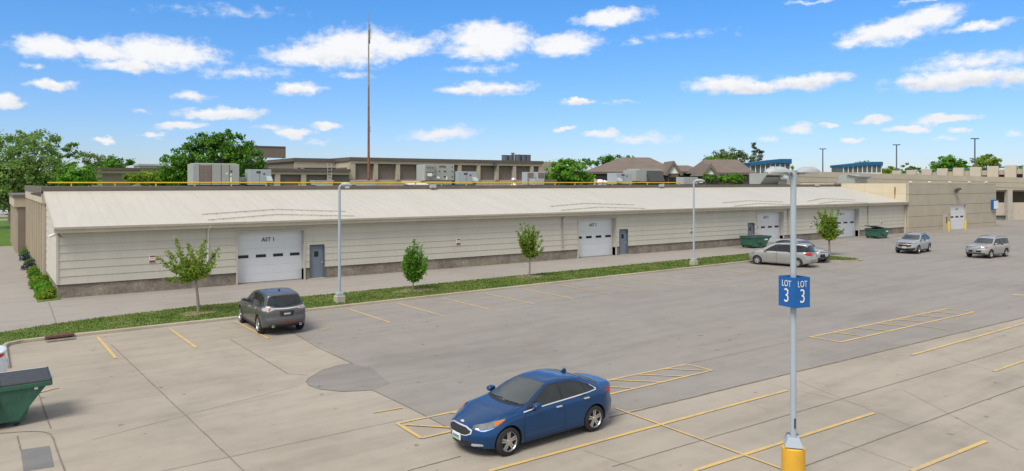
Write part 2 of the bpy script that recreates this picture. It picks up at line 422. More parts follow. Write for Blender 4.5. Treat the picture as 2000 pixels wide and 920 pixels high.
for cx, cy, w, h, tilt, wt in CLOUDS:
    a0, _ = sky_pos(cx-w, cy); a1, _ = sky_pos(cx+w, cy); a, e = sky_pos(cx, cy); _, e1 = sky_pos(cx, cy-h)
    mp = grp.nodes.new('ShaderNodeMapping'); mp.vector_type = 'TEXTURE'
    mp.inputs['Location'].default_value = (a, e, 0); mp.inputs['Rotation'].default_value = (0, 0, R(tilt*.6)); mp.inputs['Scale'].default_value = ((a1-a0)/2, (e1-e), 1)
    grp.links.new(v3.outputs[0], mp.inputs[0])
    ln = grp.nodes.new('ShaderNodeVectorMath'); ln.operation = 'LENGTH'; grp.links.new(mp.outputs[0], ln.inputs[0])
    d = gm('MULTIPLY', gm('SUBTRACT', 1.0, ln.outputs['Value']), wt*(1.35 if h < 16 and wt > .5 else 1.0))
    acc = d if acc is None else gm('MAXIMUM', acc, d)
    xy = grp.nodes.new('ShaderNodeSeparateXYZ'); grp.links.new(mp.outputs[0], xy.inputs[0])
    dp = gm('MAXIMUM', d, .001); sy_ = gm('MULTIPLY', dp, xy.outputs[1])
    accS = sy_ if accS is None else gm('ADD', accS, sy_)
    accD = dp if accD is None else gm('ADD', accD, dp)
fn = gnoise(62, 8, .62)
f2 = gm('MULTIPLY', gm('SUBTRACT', fn.outputs['Fac'], .5), 1.0)
grp.links.new(gm('ADD', acc, f2), go.inputs[0])
grp.interface.new_socket('S', in_out='OUTPUT', socket_type='NodeSocketFloat')
grp.links.new(gm('ADD', gm('DIVIDE', accS, accD), gm('MULTIPLY', f2, 1.5)), go.inputs[1])
cg = wn('ShaderNodeGroup'); cg.node_tree = grp; L(P.outputs[0], cg.inputs[0])
cov = wn('ShaderNodeMapRange', interpolation_type='SMOOTHSTEP'); cov.inputs[1].default_value = -.07; cov.inputs[2].default_value = .66; L(cg.outputs[0], cov.inputs[0])
shade = wn('ShaderNodeMapRange', interpolation_type='SMOOTHSTEP'); shade.inputs[1].default_value = .55; shade.inputs[2].default_value = -.55; L(cg.outputs[1], shade.inputs[0])
sky = wn('ShaderNodeTexSky', sky_type='NISHITA'); sky.sun_disc = False; sky.sun_elevation = SUN_EL
sky.sun_rotation = math.atan2(SUN_DIR.x, SUN_DIR.y); sky.altitude = 200; sky.air_density = 1.0; sky.dust_density = .25; sky.ozone_density = 2.6
SKY_STR = .066
tint = ramp(nt, wm('MULTIPLY', el, 3.6), [(0, (.60, .65, .86)), (.22, (.56, .70, .98)), (.85, (.40, .79, 1.15))]).outputs[0]
skyc = mixc(nt, 'MULTIPLY', 1.0, sky.outputs[0], tint); skyc.node.clamp_result = False
lowsky = wn('ShaderNodeMapRange'); lowsky.inputs[1].default_value = .05; lowsky.inputs[2].default_value = .15; lowsky.inputs[3].default_value = .35; L(el, lowsky.inputs[0])
cc = ramp(nt, wm('MULTIPLY', shade.outputs[0], lowsky.outputs[0]), [(0, (6.6, 6.6, 6.65)), (.5, (6.0, 6.05, 6.2)), (1, (4.7, 4.85, 5.25))]).outputs[0]
fin = mixc(nt, 'MIX', wm('MULTIPLY', cov.outputs[0], .97), skyc, (1, 1, 1)); mixn = fin.node
L(cc, mixn.inputs[7])
for s_ in (mixn,): s_.clamp_result = False
# unseen bright cloud deck added beyond the view to soften and neutralise the light
def smooth(v, a, b):
    n = wn('ShaderNodeMapRange', interpolation_type='SMOOTHSTEP'); n.inputs[1].default_value = a; n.inputs[2].default_value = b; L(v, n.inputs[0]); return n.outputs[0]
ahead = wm('ADD', wm('MULTIPLY', sx.outputs[0], FWD[0]), wm('MULTIPLY', sx.outputs[1], FWD[1]))
dn_ = wn('ShaderNodeTexNoise'); dn_.inputs['Scale'].default_value = 3.2; dn_.inputs['Detail'].default_value = 4; L(tc.outputs['Generated'], dn_.inputs['Vector'])
deck = wm('MULTIPLY', wm('MAXIMUM', smooth(el, .30, .55), smooth(ahead, .62, .25)), smooth(dn_.outputs['Fac'], .28, .5))
fin = mixc(nt, 'MIX', wm('MULTIPLY', deck, .9), fin, (1, 1, 1)); deckn = fin.node; deckn.clamp_result = False
deckn.inputs[7].default_value = (5.6, 5.5, 5.35, 1)
bg = wn('ShaderNodeBackground'); bg.inputs[1].default_value = SKY_STR; L(fin, bg.inputs[0])
wo = wn('ShaderNodeOutputWorld'); L(bg.outputs[0], wo.inputs[0])

# ------------------------------------------------------------------ ground, pavements, grass
def G(*px): return [gp(*p) for p in px]
sheet('ground', [(-1500, -400), (2500, -400), (2500, 3000), (-1500, 3000)], -.06, 'lawn')
sheet('concrete_lot', [(-60, -40), (120, -40), (120, 34.6), (53, 34.6), (-60, 34.1)], 0.0, 'concrete')
sheet('driveway', [(-60, 34.05), (58, 34.65), (58.5, 45.0), (3.4, 46.6), (2.3, 46.0), (2.75, 86.5), (-60, 86.5)], .001, 'driveway')
b0 = gp(688, 710); bulge = [(603, 739), (598, 746), (603, 753), (627, 761), (666, 765), (700, 764)]
bulge = G((662, 714), (630, 723), *bulge); b1 = gp(727, 762)
asp = [gp(565, 646), b0]+bulge+[b1]+G((800, 797), (880, 838))+[(9.85, 14.55), (13.7, 14.12)]+G((1339, 779.6), (1543, 729.6), (1774, 674), (2000, 621))+[(70, 10.2), (170, 3), (190, 60), (170, 140), (105, 140), (105, 46), (58.2, 44.6), (57.8, 38.2), (53, 34.2), (10.45, 33.9)]
sheet('asphalt_lot', asp, .005, 'asphalt')
sheet('asphalt_patch', [b0]+bulge+[b1]+G((762, 750), (748, 738), (729, 721)), .009, 'asphalt_dark')
sheet('grey_patch', G((40, 879), (97, 871), (106, 912), (46, 921)), .006, 'patch_grey')
def strip(mb, pts, w, z):
    pts = [Vector((p[0], p[1])) for p in pts]; w = w*.62 if w < .055 else w
    for i in range(len(pts)-1):
        a, b = pts[i], pts[i+1]; d = (b-a).normalized(); n = Vector((-d.y, d.x))*w/2
        mb.quad((*(a-n), z), (*(b-n), z), (*(b+n), z), (*(a+n), z))
mb = MB()
def wob(p, q, n=24, amp=.015):
    """a joint or crack between two pixels of the pavement, a little unsteady"""
    amp *= .55; a, b = Vector(gp(*p)), Vector(gp(*q)); d = (b-a); nn = Vector((-d.y, d.x)).normalized()
    return [a+d*i/n+nn*rnd.uniform(-amp, amp) for i in range(n+1)]
mat('joint', (.19, .165, .135), .95, var=.3, scale=3)
mat('joint_faint', (.28, .25, .21), .95, var=.2, scale=3)
for p, q, w in (((216, 672), (477, 921), .035), ((450, 663), (562, 730), .035), ((76, 771), (99, 838), .04), ((34, 852), (40, 879), .04),
                ((1195, 912), (2000, 675), .03), ((1571, 911), (2000, 754), .035), ((796, 920), (900, 892), .04), ((95, 590), (110, 632), .05)):
    strip(mb, wob(p, q), w, .013)
strip(mb, G((565, 646), (625, 681), (688, 710)), .05, .013)
EDGE_PX = [(1190, 815.5), (1339, 779.6), (1543, 729.6), (1774, 674), (2030, 613)]
for p, q in zip(EDGE_PX, EDGE_PX[1:]): strip(mb, wob(p, q, 14), .06, .013)
strip(mb, [b0]+bulge+[b1]+G((800, 797), (880, 838)), .04, .013)
cv = G((0, 847), (40, 844), (67, 843), (85, 844), (97, 847.5), (104, 857), (108, 870), (117, 896), (127, 921)); strip(mb, cv, .05, .013)
struct(mb.build('pavement_joints', 'joint'))
mb = MB()
for p, q, w in (((315, 921), (787, 820), .03), ((180, 859), (585, 753), .025), ((562, 730), (600, 733), .03), ((1339, 712), (1582, 659), .035), ((1500, 749), (1700, 796), .02),
                ((1560, 745), (1780, 833), .02), ((1760, 760), (1990, 880), .02), ((1140, 880), (1260, 921), .02), ((1640, 862), (1800, 921), .02), ((1850, 700), (2000, 740), .02), ((1440, 781), (1500, 800), .02), ((729, 721), (762, 750), .03),
                ((430, 700), (800, 640), .02), ((890, 812), (1000, 720), .0)):
    if w: strip(mb, wob(p, q, 30, .02), w, .0125)
struct(mb.build('pavement_cracks', 'joint_faint'))

# curb round the grass island and the corner at the left
def curb(name, line, w, h, z0=-.02):
    mb = MB(); pts = [Vector(p) for p in line]; n = len(pts); rows = []
    for i, p in enumerate(pts):
        d = (pts[min(i+1, n-1)]-pts[max(i-1, 0)]).normalized(); nn = Vector((-d.y, d.x))
        rows.append([(*(p+nn*o), z) for o, z in ((0, z0), (.015, h-.03), (.045, h), (w, h), (w, z0))])
    k = len(rows[0])
    for r in rows: mb.v += r
    for i in range(n-1):
        for j in range(k-1): mb.f.append((i*k+j, (i+1)*k+j, (i+1)*k+j+1, i*k+j+1)); mb.mi.append(0)
    mb.f.append(tuple(range(k))); mb.mi.append(0); mb.f.append(tuple((n-1)*k+j for j in range(k))); mb.mi.append(0)
    return struct(mb.build(name, 'curbstone', bevel=0))
front = [(.72, 29.6), (.72, 33.4), (.82, 33.75), (1.15, 33.95)]+[(u, 34.02+.008*max(0, u-10)) for u in (2.0, 5, 7.6)]+[(u, 34.0+.008*max(0, u-10)) for u in range(8, 53, 3)]
nose = [(52.6, 34.2), (53.2, 32.5), (53.7, 30.9), (54.6, 30.0), (55.8, 29.5), (56.7, 29.55), (57.3, 30.2), (57.6, 31.4), (57.9, 34), (57.7, 37.2), (57.2, 38.1), (56.2, 38.4)]
edge = front+nose
curb('curb', edge, .16, .13)
inner = [Vector(p) for p in edge]
back = [(50, 38.1), (30, 38.1), (15, 38.0), (8.9, 38.3), (4.0, 37.6), (1.8, 36.9), (.5, 36.3), (-3, 35.6), (-14, 34.8), (-14, 29.6)]
sheet('grass_strip', [(p[0]-.1 if i < 3 else p[0], p[1]+(.1 if 3 < i < len(front) else 0)) for i, p in enumerate(edge)]+back, .105, 'grass')
sheet('planting_bed', [(2.25, 45.0), (3.35, 45.35), (3.9, 54), (5.2, 86), (2.77, 86)], .02, 'grass')
# ------------------------------------------------------------------ painted lines
def line(px, w=.11, m='line_yellow', z=.017, ground=False):
    w *= .95
    mb = MB(); pts = px if ground else G(*px); strip(mb, pts, w, z); return struct(mb.build('painted_line', m))
for k in range(17):
    u = 3.72+2.70*k+.004*k*k
    if k in (3,): continue
    m = 'line_yellow' if k < 9 else 'worn_yellow'
    line([(u, 33.55+.006*max(0, u-10)), (u+.08, 29.05+.006*max(0, u-10))], .11, m, ground=True)
line([(626, 645), (642, 641)], .1, 'worn_yellow')
def hatch(name, quad, bars, w=.10):
    mb = MB(); q = G(*quad)
    for i in range(4): strip(mb, [q[i], q[(i+1) % 4]], w, .017+.0015*i)
    A, B, C, D_ = [Vector(p) for p in q]
    for i, (s0, s1) in enumerate(bars):
        strip(mb, G(s0, s1), w*.8, .0235+.0004*i)
    return struct(mb.build(name, 'line_yellow'))
hatch('painted_hatching', [(775, 828), (1341, 712), (1391, 724), (823, 857)], [((1299, 721.5), (1387, 725)), ((1245, 732.5), (1334, 736)), ((1195, 743), (1289, 747)), ((1140, 754), (1236, 759)), ((1080, 767), (1180, 772)), ((1010, 781), (1120, 787)), ((945, 794), (1060, 801)), ((880, 807), (990, 816)), ((792, 831), (905, 838))])
hatch('painted_hatching', [(1582, 659), (1852, 603), (1902, 610), (1641, 669)], [((1625, 650), (1688, 657.5)), ((1668, 641), (1735, 647)), ((1709, 632.6), (1774, 638)), ((1747, 624.8), (1812, 629.5)), ((1786, 616.7), (1846, 621.5)), ((1820, 609.7), (1878, 614.3))], .12)
for a, b, w in (((955, 921), (1537, 763), .12), ((1354, 921), (1708, 807), .12), ((1780, 921), (1926, 862), .12), ((1780, 694), (2010, 629.5), .13), ((1941, 726), (2020, 698), .12)):
    line([a, b], w)
def zline(px, z, w, m): return line(px, w, m, z)
zline([(1202, 798), (1528, 917)], .0215, .075, 'line_yellow')
zline([(1790, 636), (1852, 645)], .0215, .07, 'worn_yellow')
line([(1978, 576.5), (2030, 577.5)], .3, 'line_yellow'); line([(729, 807), (785, 797)], .1, 'worn_yellow'); line([(62, 770), (112, 757)], .25, 'worn_yellow')

# ------------------------------------------------------------------ cars
def pchip(keys, x):
    ks = sorted(keys)
    if x <= ks[0][0]: return ks[0][1]
    if x >= ks[-1][0]: return ks[-1][1]
    n = len(ks); h = [ks[i+1][0]-ks[i][0] for i in range(n-1)]; dl = [(ks[i+1][1]-ks[i][1])/h[i] for i in range(n-1)]
    def sl(i):
        if i == 0: return dl[0]
        if i == n-1: return dl[-1]
        if dl[i-1]*dl[i] <= 0: return 0.0
        w1 = 2*h[i]+h[i-1]; w2 = h[i]+2*h[i-1]
        return (w1+w2)/(w1/dl[i-1]+w2/dl[i])
    for i in range(n-1):
        if x <= ks[i+1][0]:
            t = (x-ks[i][0])/h[i]; a, b = sl(i)*h[i], sl(i+1)*h[i]; t2, t3 = t*t, t**3
            return ks[i][1]*(2*t3-3*t2+1)+a*(t3-2*t2+t)+ks[i+1][1]*(-2*t3+3*t2)+b*(t3-t2)
def sstep(t): t = max(0, min(1, t)); return t*t*(3-2*t)
def catmull(pts, sub):
    out = []; n = len(pts)
    for i in range(n-1):
        p0, p1, p2, p3 = pts[max(i-1, 0)], pts[i], pts[i+1], pts[min(i+2, n-1)]
        for k in range(sub):
            t = k/sub
            out.append(tuple(.5*((2*b)+(-a+c)*t+(2*a-5*b+4*c-d)*t*t+(-a+3*b-3*c+d)*t**3) for a, b, c, d in zip(p0, p1, p2, p3)))
    return out+[pts[-1]]
def chaikin(poly, n=2, keep=()):
    for _ in range(n):
        q = []
        for i, p in enumerate(poly):
            r = poly[(i+1) % len(poly)]
            q += [(p[0]*.8+r[0]*.2, p[1]*.8+r[1]*.2), (p[0]*.2+r[0]*.8, p[1]*.2+r[1]*.8)]
        poly = q
    return poly
class Car:
    def __init__(c, spec, name, label, loc, heading, body, cat='car', group=None):
        c.s = spec; c.body_mat = body
        c.root = thing(name, label, cat, (loc[0], loc[1], loc[2] if len(loc) > 2 else .005), heading, group)
        c.make_body(); c.wheels()
    def fx(c, x, y, z, w):
        s = c.s; F, B = s['xf'], s['xb']; q = min(1.15, abs(y)/max(w, .01))
        f = sstep((x-(F-.95))/.95); r = sstep(((B+.75)-x)/.75)
        up = sstep((z-s.get('cabz', .88))/.14)
        ws = -s.get('wsw', .13)*q*q*math.exp(-((x-s['wsx'])/.5)**2)*up+s.get('rsw', .08)*q*q*math.exp(-((x-s['rsx'])/.4)**2)*up
        return x+ws-f*(s['swf']*q**2.3+pchip(s['leanf'], z))+r*(s['swb']*q**2.5+pchip(s['leanb'], z))
    def ring(c, x):
        s = c.s; g = lambda k: pchip(s[k], x)
        w, wb, wt, zb, bz, zt, cr = g('w'), g('w')*s['tuck'], g('wt'), g('zb'), g('belt'), g('top'), g('crown')
        zs = max(zt-cr, bz+.045); wt = min(wt, wb-.05)
        pts = [(0, zb), (.72*w, zb), (w*.93, zb+.015), (w*.975, zb+.09), (w*.995, zb+.42*(bz-zb)), (w, zb+.62*(bz-zb)), (w*.985, zb+.86*(bz-zb)), (wb, bz), (wb-.028, bz+.022),
               (wb-.03+(wt-wb+.03)*.5+.012, bz+.022+(zs-bz-.022)*.55), (wt, zs), (wt-.05, zs+min(.035, (zt-zs)*.5)), (wt*.72, zt-(zt-zs-.03)*.38 if zt-zs > .03 else zt-.012), (wt*.36, zt-(zt-zs)*.07), (0, zt)]
        e = s['round']
        for xe, sg in ((s['xf'], 1), (s['xb'], -1)):
            q = max(0, 1-abs(x-xe)/e)
            if q > 0:
                k = 1-.075*(1-math.sqrt(max(0, 1-q*q))); zc = zb+.5*(zt-zb); pts = [(y*k, zc+(z-zc)*k) for y, z in pts]
        return catmull(pts, 3), w
    def make_body(c):
        s = c.s; F, B = s['xf'], s['xb']; n = 84
        xs = sorted(set([round(B+(F-B)*i/n, 4) for i in range(n+1)]+[F-.015, F-.035, F-.06, B+.015, B+.035, B+.06]))
        mb = MB(); rows = []
        for x in xs:
            prof, w = c.ring(x); row = [(c.fx(x, y, z, w), y, z) for y, z in prof]; rows.append(row)
        m = len(rows[0]); k0 = 0; S = 2*m-2
        for row in rows: mb.v += row+[(p[0], -p[1], p[2]) for p in row[-2:0:-1]]
        for i in range(len(rows)-1):
            for j in range(S): mb.f.append((i*S+j, (i+1)*S+j, (i+1)*S+(j+1) % S, i*S+(j+1) % S)); mb.mi.append(0)
        for i in (0, len(rows)-1):
            prof, w = c.ring(xs[i]); K = 10; idx = {}
            for j in range(1, m-1):
                y, z = prof[j]; idx[j] = [i*S+j]
                for k in range(1, K):
                    yy = y*(1-2*k/K); mb.v.append((c.fx(xs[i], yy, z, w), yy, z)); idx[j].append(len(mb.v)-1)
                idx[j].append(i*S+(S-j))
            for j in range(1, m-2):
                for k in range(K): mb.f.append((idx[j][k], idx[j][k+1], idx[j+1][k+1], idx[j+1][k])); mb.mi.append(0)
            mb.f.append(tuple([i*S]+idx[1])); mb.mi.append(0); mb.f.append(tuple([i*S+m-1]+idx[m-2])); mb.mi.append(0)
        b = mb.build('body', [c.body_mat, 'black_well'], c.root, angle=42)
        bm = bmesh.new(); bm.from_mesh(b.data); c.bvh = BVHTree.FromBMesh(bm); bm.free()
        ct = MB()
        for x, r in ((s['ax'][0], s['wr']), (s['ax'][1], s['wr'])):
            for sg in (1, -1):
                prof, w = c.ring(x)
                ct.tube([(x, sg*(w-.30), r+.01), (x, sg*(w+.15), r+.01)], r+s.get('arch', .045), 36, True, 1)
        cut = ct.build('cutter', [c.body_mat, 'black_well'], c.root)
        md = b.modifiers.new('arch', 'BOOLEAN'); md.operation = 'DIFFERENCE'; md.object = cut; md.solver = 'EXACT'
        bpy.context.view_layer.update()
        me = bpy.data.meshes.new_from_object(b.evaluated_get(bpy.context.evaluated_depsgraph_get()))
        b.modifiers.clear(); old = b.data; b.data = me; bpy.data.meshes.remove(old); bpy.data.objects.remove(cut)
        me.name = 'body'; me.polygons.foreach_set('use_smooth', [True]*len(me.polygons)); me.set_sharp_from_angle(angle=R(38))
        c.body = b
    def shoot(c, view, a, b):
        if view == 'L': o, d = Vector((a, 3, b)), Vector((0, -1, 0))
        elif view == 'R': o, d = Vector((a, -3, b)), Vector((0, 1, 0))
        elif view == 'T': o, d = Vector((a, b, 4)), Vector((0, 0, -1))
        else:
            th = R(0 if view == 'F' else 180 if view == 'B' else view)
            e = Vector((-math.sin(th), math.cos(th), 0)); d = -Vector((math.cos(th), math.sin(th), 0)); o = e*a+Vector((0, 0, b))-d*6
            if view == 'B': o = Vector((-6, a, b))
        h = c.bvh.ray_cast(o, d)
        if h[0] is None:
            q = c.bvh.find_nearest(o+d*(4 if view in ('F', 'B') or not isinstance(view, str) else 2.2)); return q[0], q[1]
        nrm = h[1]
        if nrm.dot(d) > 0: nrm = -nrm
        return h[0], nrm
    def patch(c, name, poly, view, m, eps=.006, parent=None, step=.07, both=False, smooth=True, mirror=None):
        """a panel, pane or lamp laid on the body skin: its outline is drawn in one view and dropped onto the surface"""
        P2 = []; n = len(poly)
        for i in range(n):
            a, b = Vector(poly[i]), Vector(poly[(i+1) % n]); k = max(1, int((b-a).length/step))
            P2 += [a.lerp(b, t/k) for t in range(k)]
        nb = len(P2); xs = [p.x for p in P2]; ys = [p.y for p in P2]; grid = []
        x = min(xs)+step*.5
        while x < max(xs):
            y = min(ys)+step*.5
            while y < max(ys):
                if all((Vector((x, y))-p).length > step*.45 for p in P2): grid.append(Vector((x, y)))
                y += step
            x += step
        vs, _, fs_, _, _, _ = geometry.delaunay_2d_cdt(P2+grid, [(i, (i+1) % nb) for i in range(nb)], [], 1, 1e-5)
        out = []
        for v in vs:
            p, nn = c.shoot(view, v.x, v.y); out.append(p+nn*eps)
        # small rim so that the panel has an edge
        base = []
        for v in vs:
            p, nn = c.shoot(view, v.x, v.y); base.append(p-nn*.004)
        from collections import Counter
        ec = Counter(); dirn = {}
        for f in fs_:
            for i in range(len(f)):
                e = (f[i], f[(i+1) % len(f)]); ec[tuple(sorted(e))] += 1; dirn[tuple(sorted(e))] = e
        k = len(out); faces = [tuple(f) for f in fs_]
        for e, q in ec.items():
            if q == 1: a, b = dirn[e]; faces.append((b, a, a+k, b+k))
        mb = MB(); mb.add(out+base, faces)
        o = mb.build(name, m, parent or c.root, angle=50 if smooth else None)
        if both:
            mb2 = MB(); mb2.add([(p[0], -p[1], p[2]) for p in out+base], faces)
            par = (mirror or parent or c.root)
            return o, mb2.build(name, m, par, angle=50 if smooth else None)
        return o
    def wheels(c):
        s = c.s; r = s['wr']; tw = .215; rr = s.get('rr', r*.69)
        tyre = [(rr, -.02), (rr+.01, .0), (r-.03, .0), (r-.008, .018), (r, .05), (r, tw-.05), (r-.008, tw-.018), (r-.03, tw), (rr, tw), (rr-.02, tw*.6), (rr-.02, .07)]
        for x in s['ax']:
            for sg in (1, -1):
                prof, w = c.ring(x); yo = sg*(w-.012)
                M = Matrix.Translation((x, yo, r)) @ Matrix.Rotation(R(90 if sg > 0 else -90), 4, 'X')
                mb = MB(); mb.lathe(tyre, M, 36, close=True)
                t = mb.build('wheel', 'tyre', c.root, angle=40)
                mb = MB(); mb.lathe([(rr+.002, .004), (rr-.012, .0), (rr-.022, .012), (rr-.028, .05)], M, 36)
                ns = s['spokes']; dbl = s.get('double', True)
                for k in range(ns):
                    th = 2*math.pi*k/ns+.3
                    for off in ((-.13, .13) if dbl else (0,)):
                        ca, sa = math.cos(th), math.sin(th); hw0, hw1 = (.02, .017) if dbl else (.042, .055)
                        def pt(rad, lat, h): return M @ Vector((rad*ca-lat*sa, rad*sa+lat*ca, h))
                        l0 = off*.16; l1 = off*rr*.98
                        vs = [pt(.04, l0-hw0, .02), pt(.04, l0+hw0, .02), pt(rr-.012, l1+hw1, .010), pt(rr-.012, l1-hw1, .010), pt(.04, l0-hw0, .06), pt(.04, l0+hw0, .06), pt(rr-.012, l1+hw1, .05), pt(rr-.012, l1-hw1, .05)]
                        mb.add(vs, [(0, 1, 2, 3), (4, 7, 6, 5), (0, 4, 5, 1), (1, 5, 6, 2), (2, 6, 7, 3), (3, 7, 4, 0)])
                mb.lathe([(.0, .006), (.05, .008), (.06, .03)], M, 16)
                mb.build('rim', s.get('rimmat', 'rim_silver'), t, angle=35)
                mb = MB(); mb.lathe([(0, .075), (rr-.01, .075)], M, 24); mb.build('brake_disc', 'rim_dark', t)
    def doors(c, list_, seam=.008):
        """each door: outline in (x,z) with its pane(s) and handle, both sides"""
        for poly, panes, hx in list_:
            for view, sg in (('L', 1), ('R', -1)):
                cx = sum(p[0] for p in poly)/len(poly); cz = sum(p[1] for p in poly)/len(poly)
                big = [(cx+(p[0]-cx)*1.0+math.copysign(.012, p[0]-cx), cz+(p[1]-cz)+math.copysign(.012, p[1]-cz)) for p in poly]
                d = c.patch('door', poly, view, c.body_mat, .0075)
                c.patch('door_seam', big, view, 'black_trim', .0025, d)
                for p in panes: c.patch('side_window', p, view, 'car_glass', .013, d)
                if hx:
                    p, nn = c.shoot(view, hx[0], hx[1])
                    mb = MB(); mb.box(p.x-.085, p.x+.085, p.y-.012, p.y+sg*.045 if sg > 0 else p.y+.012, hx[1]-.014, hx[1]+.016) if sg > 0 else mb.box(p.x-.085, p.x+.085, p.y-.045, p.y+.012, hx[1]-.014, hx[1]+.016)
                    mb.build('door_handle', c.s.get('handle', c.body_mat), d, bevel=.008)
    def mirrors(c, x, z, m=None):
        for sg in (1, -1):
            p, nn = c.shoot('L' if sg > 0 else 'R', x, z)
            mb = MB(); prof = [(-.1, -.055), (-.11, .06), (-.06, .085), (.06, .06), (.09, .0), (.05, -.06)]
            y0 = p.y+sg*.05; y1 = p.y+sg*.21
            pts0 = [(x+a, z+.06+b) for a, b in prof]
            mb.prism(pts0, 'y', min(y0, y1), max(y0, y1))
            o = mb.build('mirror', m or c.body_mat, c.root, bevel=.03, angle=60)
            mb = MB(); mb.tube([(x, p.y-sg*.03, z+.0), (x, p.y+sg*.09, z+.04)], .028, 8); mb.build('mirror_arm', 'black_trim', o)
            mb = MB(); mb.box(x-.116, x-.108, min(y0, y1)+.02, max(y0, y1)-.02, z+.02, z+.12); mb.build('mirror_glass', 'car_glass_front', o)
    def corner(c, name, pts, th, m, eps=.008, parent=None, both=True):
        t = R(th); poly = [(-math.sin(t)*p[0]+math.cos(t)*p[1], p[2]) for p in pts]
        return c.patch(name, poly, th, m, eps, parent, .05, both)
    def bar(c, name, pts, rad, m, parent=None, n=8):
        mb = MB(); mb.tube(pts, rad, n); return mb.build(name, m, parent or c.root, angle=50)
    def plate(c, view, z, m, w=.32, h=.16, marks='sign_blue', y=0.0, eps=.02):
        p, nn = c.shoot(view, y, z); sg = 1 if view == 'F' else -1
        mb = MB(); x = p.x+sg*eps; mb.box(min(x, x-sg*.03), max(x, x-sg*.03), y-w/2, y+w/2, z-h/2, z+h/2)
        o = mb.build('licence_plate', m, c.root, bevel=.006)
        mb = MB()
        for i in range(6):
            yy = y-w*.34+i*w*.135; mb.box(x+sg*.001 if sg > 0 else x-.004, x+.004 if sg > 0 else x-.001, yy-.014, yy+.014, z-.035, z+.03)
        mb.build('plate_marks', marks, o)
        if m == 'plate_white': mb = MB(); mb.box(x+.0005 if sg > 0 else x-.003, x+.003 if sg > 0 else x-.0005, y-w*.46, y+w*.46, z-h*.46, z-h*.27); mb.build('plate_band', 'plate_green', o)
        return o
    def arch_trim(c, m='black_trim', wid=.05):
        for x in c.s['ax']:
            for sg in (1, -1):
                mb = MB(); r0 = c.s['wr']+c.s.get('arch', .045)-.004; pts = []
                k = 0
                for i in range(25):
                    th = R(-12+204*i/24)
                    for r in (r0, r0+wid):
                        px, pz = x+r*math.cos(th), c.s['wr']+.01+r*math.sin(th)
                        if pz < .2: pz = .2
                        p, nn = c.shoot('L' if sg > 0 else 'R', px, pz); pts.append((p.x, p.y+sg*.012, p.z))
                mb.add(pts, [(2*i, 2*i+1, 2*i+3, 2*i+2) for i in range(24)])
                mb.build('wheel_arch_trim', m, c.root, angle=50)
    def rails(c, x0, x1, y, m='black_trim', h=.055):
        for sg in (1, -1):
            pts = []
            for i in range(9):
                x = x0+(x1-x0)*i/8; p, nn = c.shoot('T', x, sg*y)
                k = 1-abs(2*i/8-1)**6
                pts.append((x, sg*y, p.z-.005+h*k))
            c.bar('roof_rail', pts, .017, m)
def mir(poly): return [(-a, b) for a, b in poly]
# ------------------------------------------------------------------ the vehicles
def sym(half): return half+[(a, -b) for a, b in reversed(half) if abs(b) > 1e-6]      # half outline (x, y>=0) of a pane seen from above
def symf(half): return half+[(-a, b) for a, b in reversed(half) if abs(a) > 1e-6]     # half outline (y>=0, z) seen from front or back
SEDAN = dict(xf=2.28, xb=-2.28, ax=(1.40, -1.30), wr=.325, rr=.232, spokes=5, tuck=.955, round=.10, swf=.33, swb=.26, handle='chrome', wsx=.75, rsx=-1.5, wsw=.16, rsw=.1,
    leanf=[(.15, .12), (.32, .03), (.48, 0), (.62, .05), (.78, .16), (.95, .34)], leanb=[(.2, .14), (.4, .02), (.6, 0), (.8, .05), (.95, .05), (1.05, .0), (1.4, .1)],
    top=[(2.28, .70), (2.2, .745), (1.9, .85), (1.45, .945), (1.08, .995), (.93, 1.03), (.5, 1.22), (.1, 1.37), (-.1, 1.408), (-.45, 1.428), (-.85, 1.40), (-1.1, 1.345), (-1.5, 1.20), (-1.78, 1.10), (-2.0, 1.075), (-2.2, 1.06), (-2.28, 1.03)],
    belt=[(2.28, .60), (1.9, .74), (1.3, .85), (.8, .905), (0, .945), (-1, .985), (-1.7, 1.0), (-2.1, .99), (-2.28, .95)],
    zb=[(2.28, .22), (1.9, .19), (1.0, .18), (-1.0, .19), (-1.9, .24), (-2.28, .30)],
    w=[(2.28, .74), (2.05, .83), (1.5, .885), (.8, .885), (0, .88), (-1.0, .885), (-1.5, .885), (-2.0, .83), (-2.28, .74)],
    wt=[(2.28, .58), (1.5, .70), (1.0, .74), (.5, .665), (.05, .575), (-.5, .565), (-1.0, .575), (-1.5, .62), (-1.9, .69), (-2.28, .62)],
    crown=[(2.28, .07), (1.5, .07), (1.0, .045), (.5, .045), (0, .055), (-.8, .055), (-1.4, .05), (-1.8, .04), (-2.28, .03)])
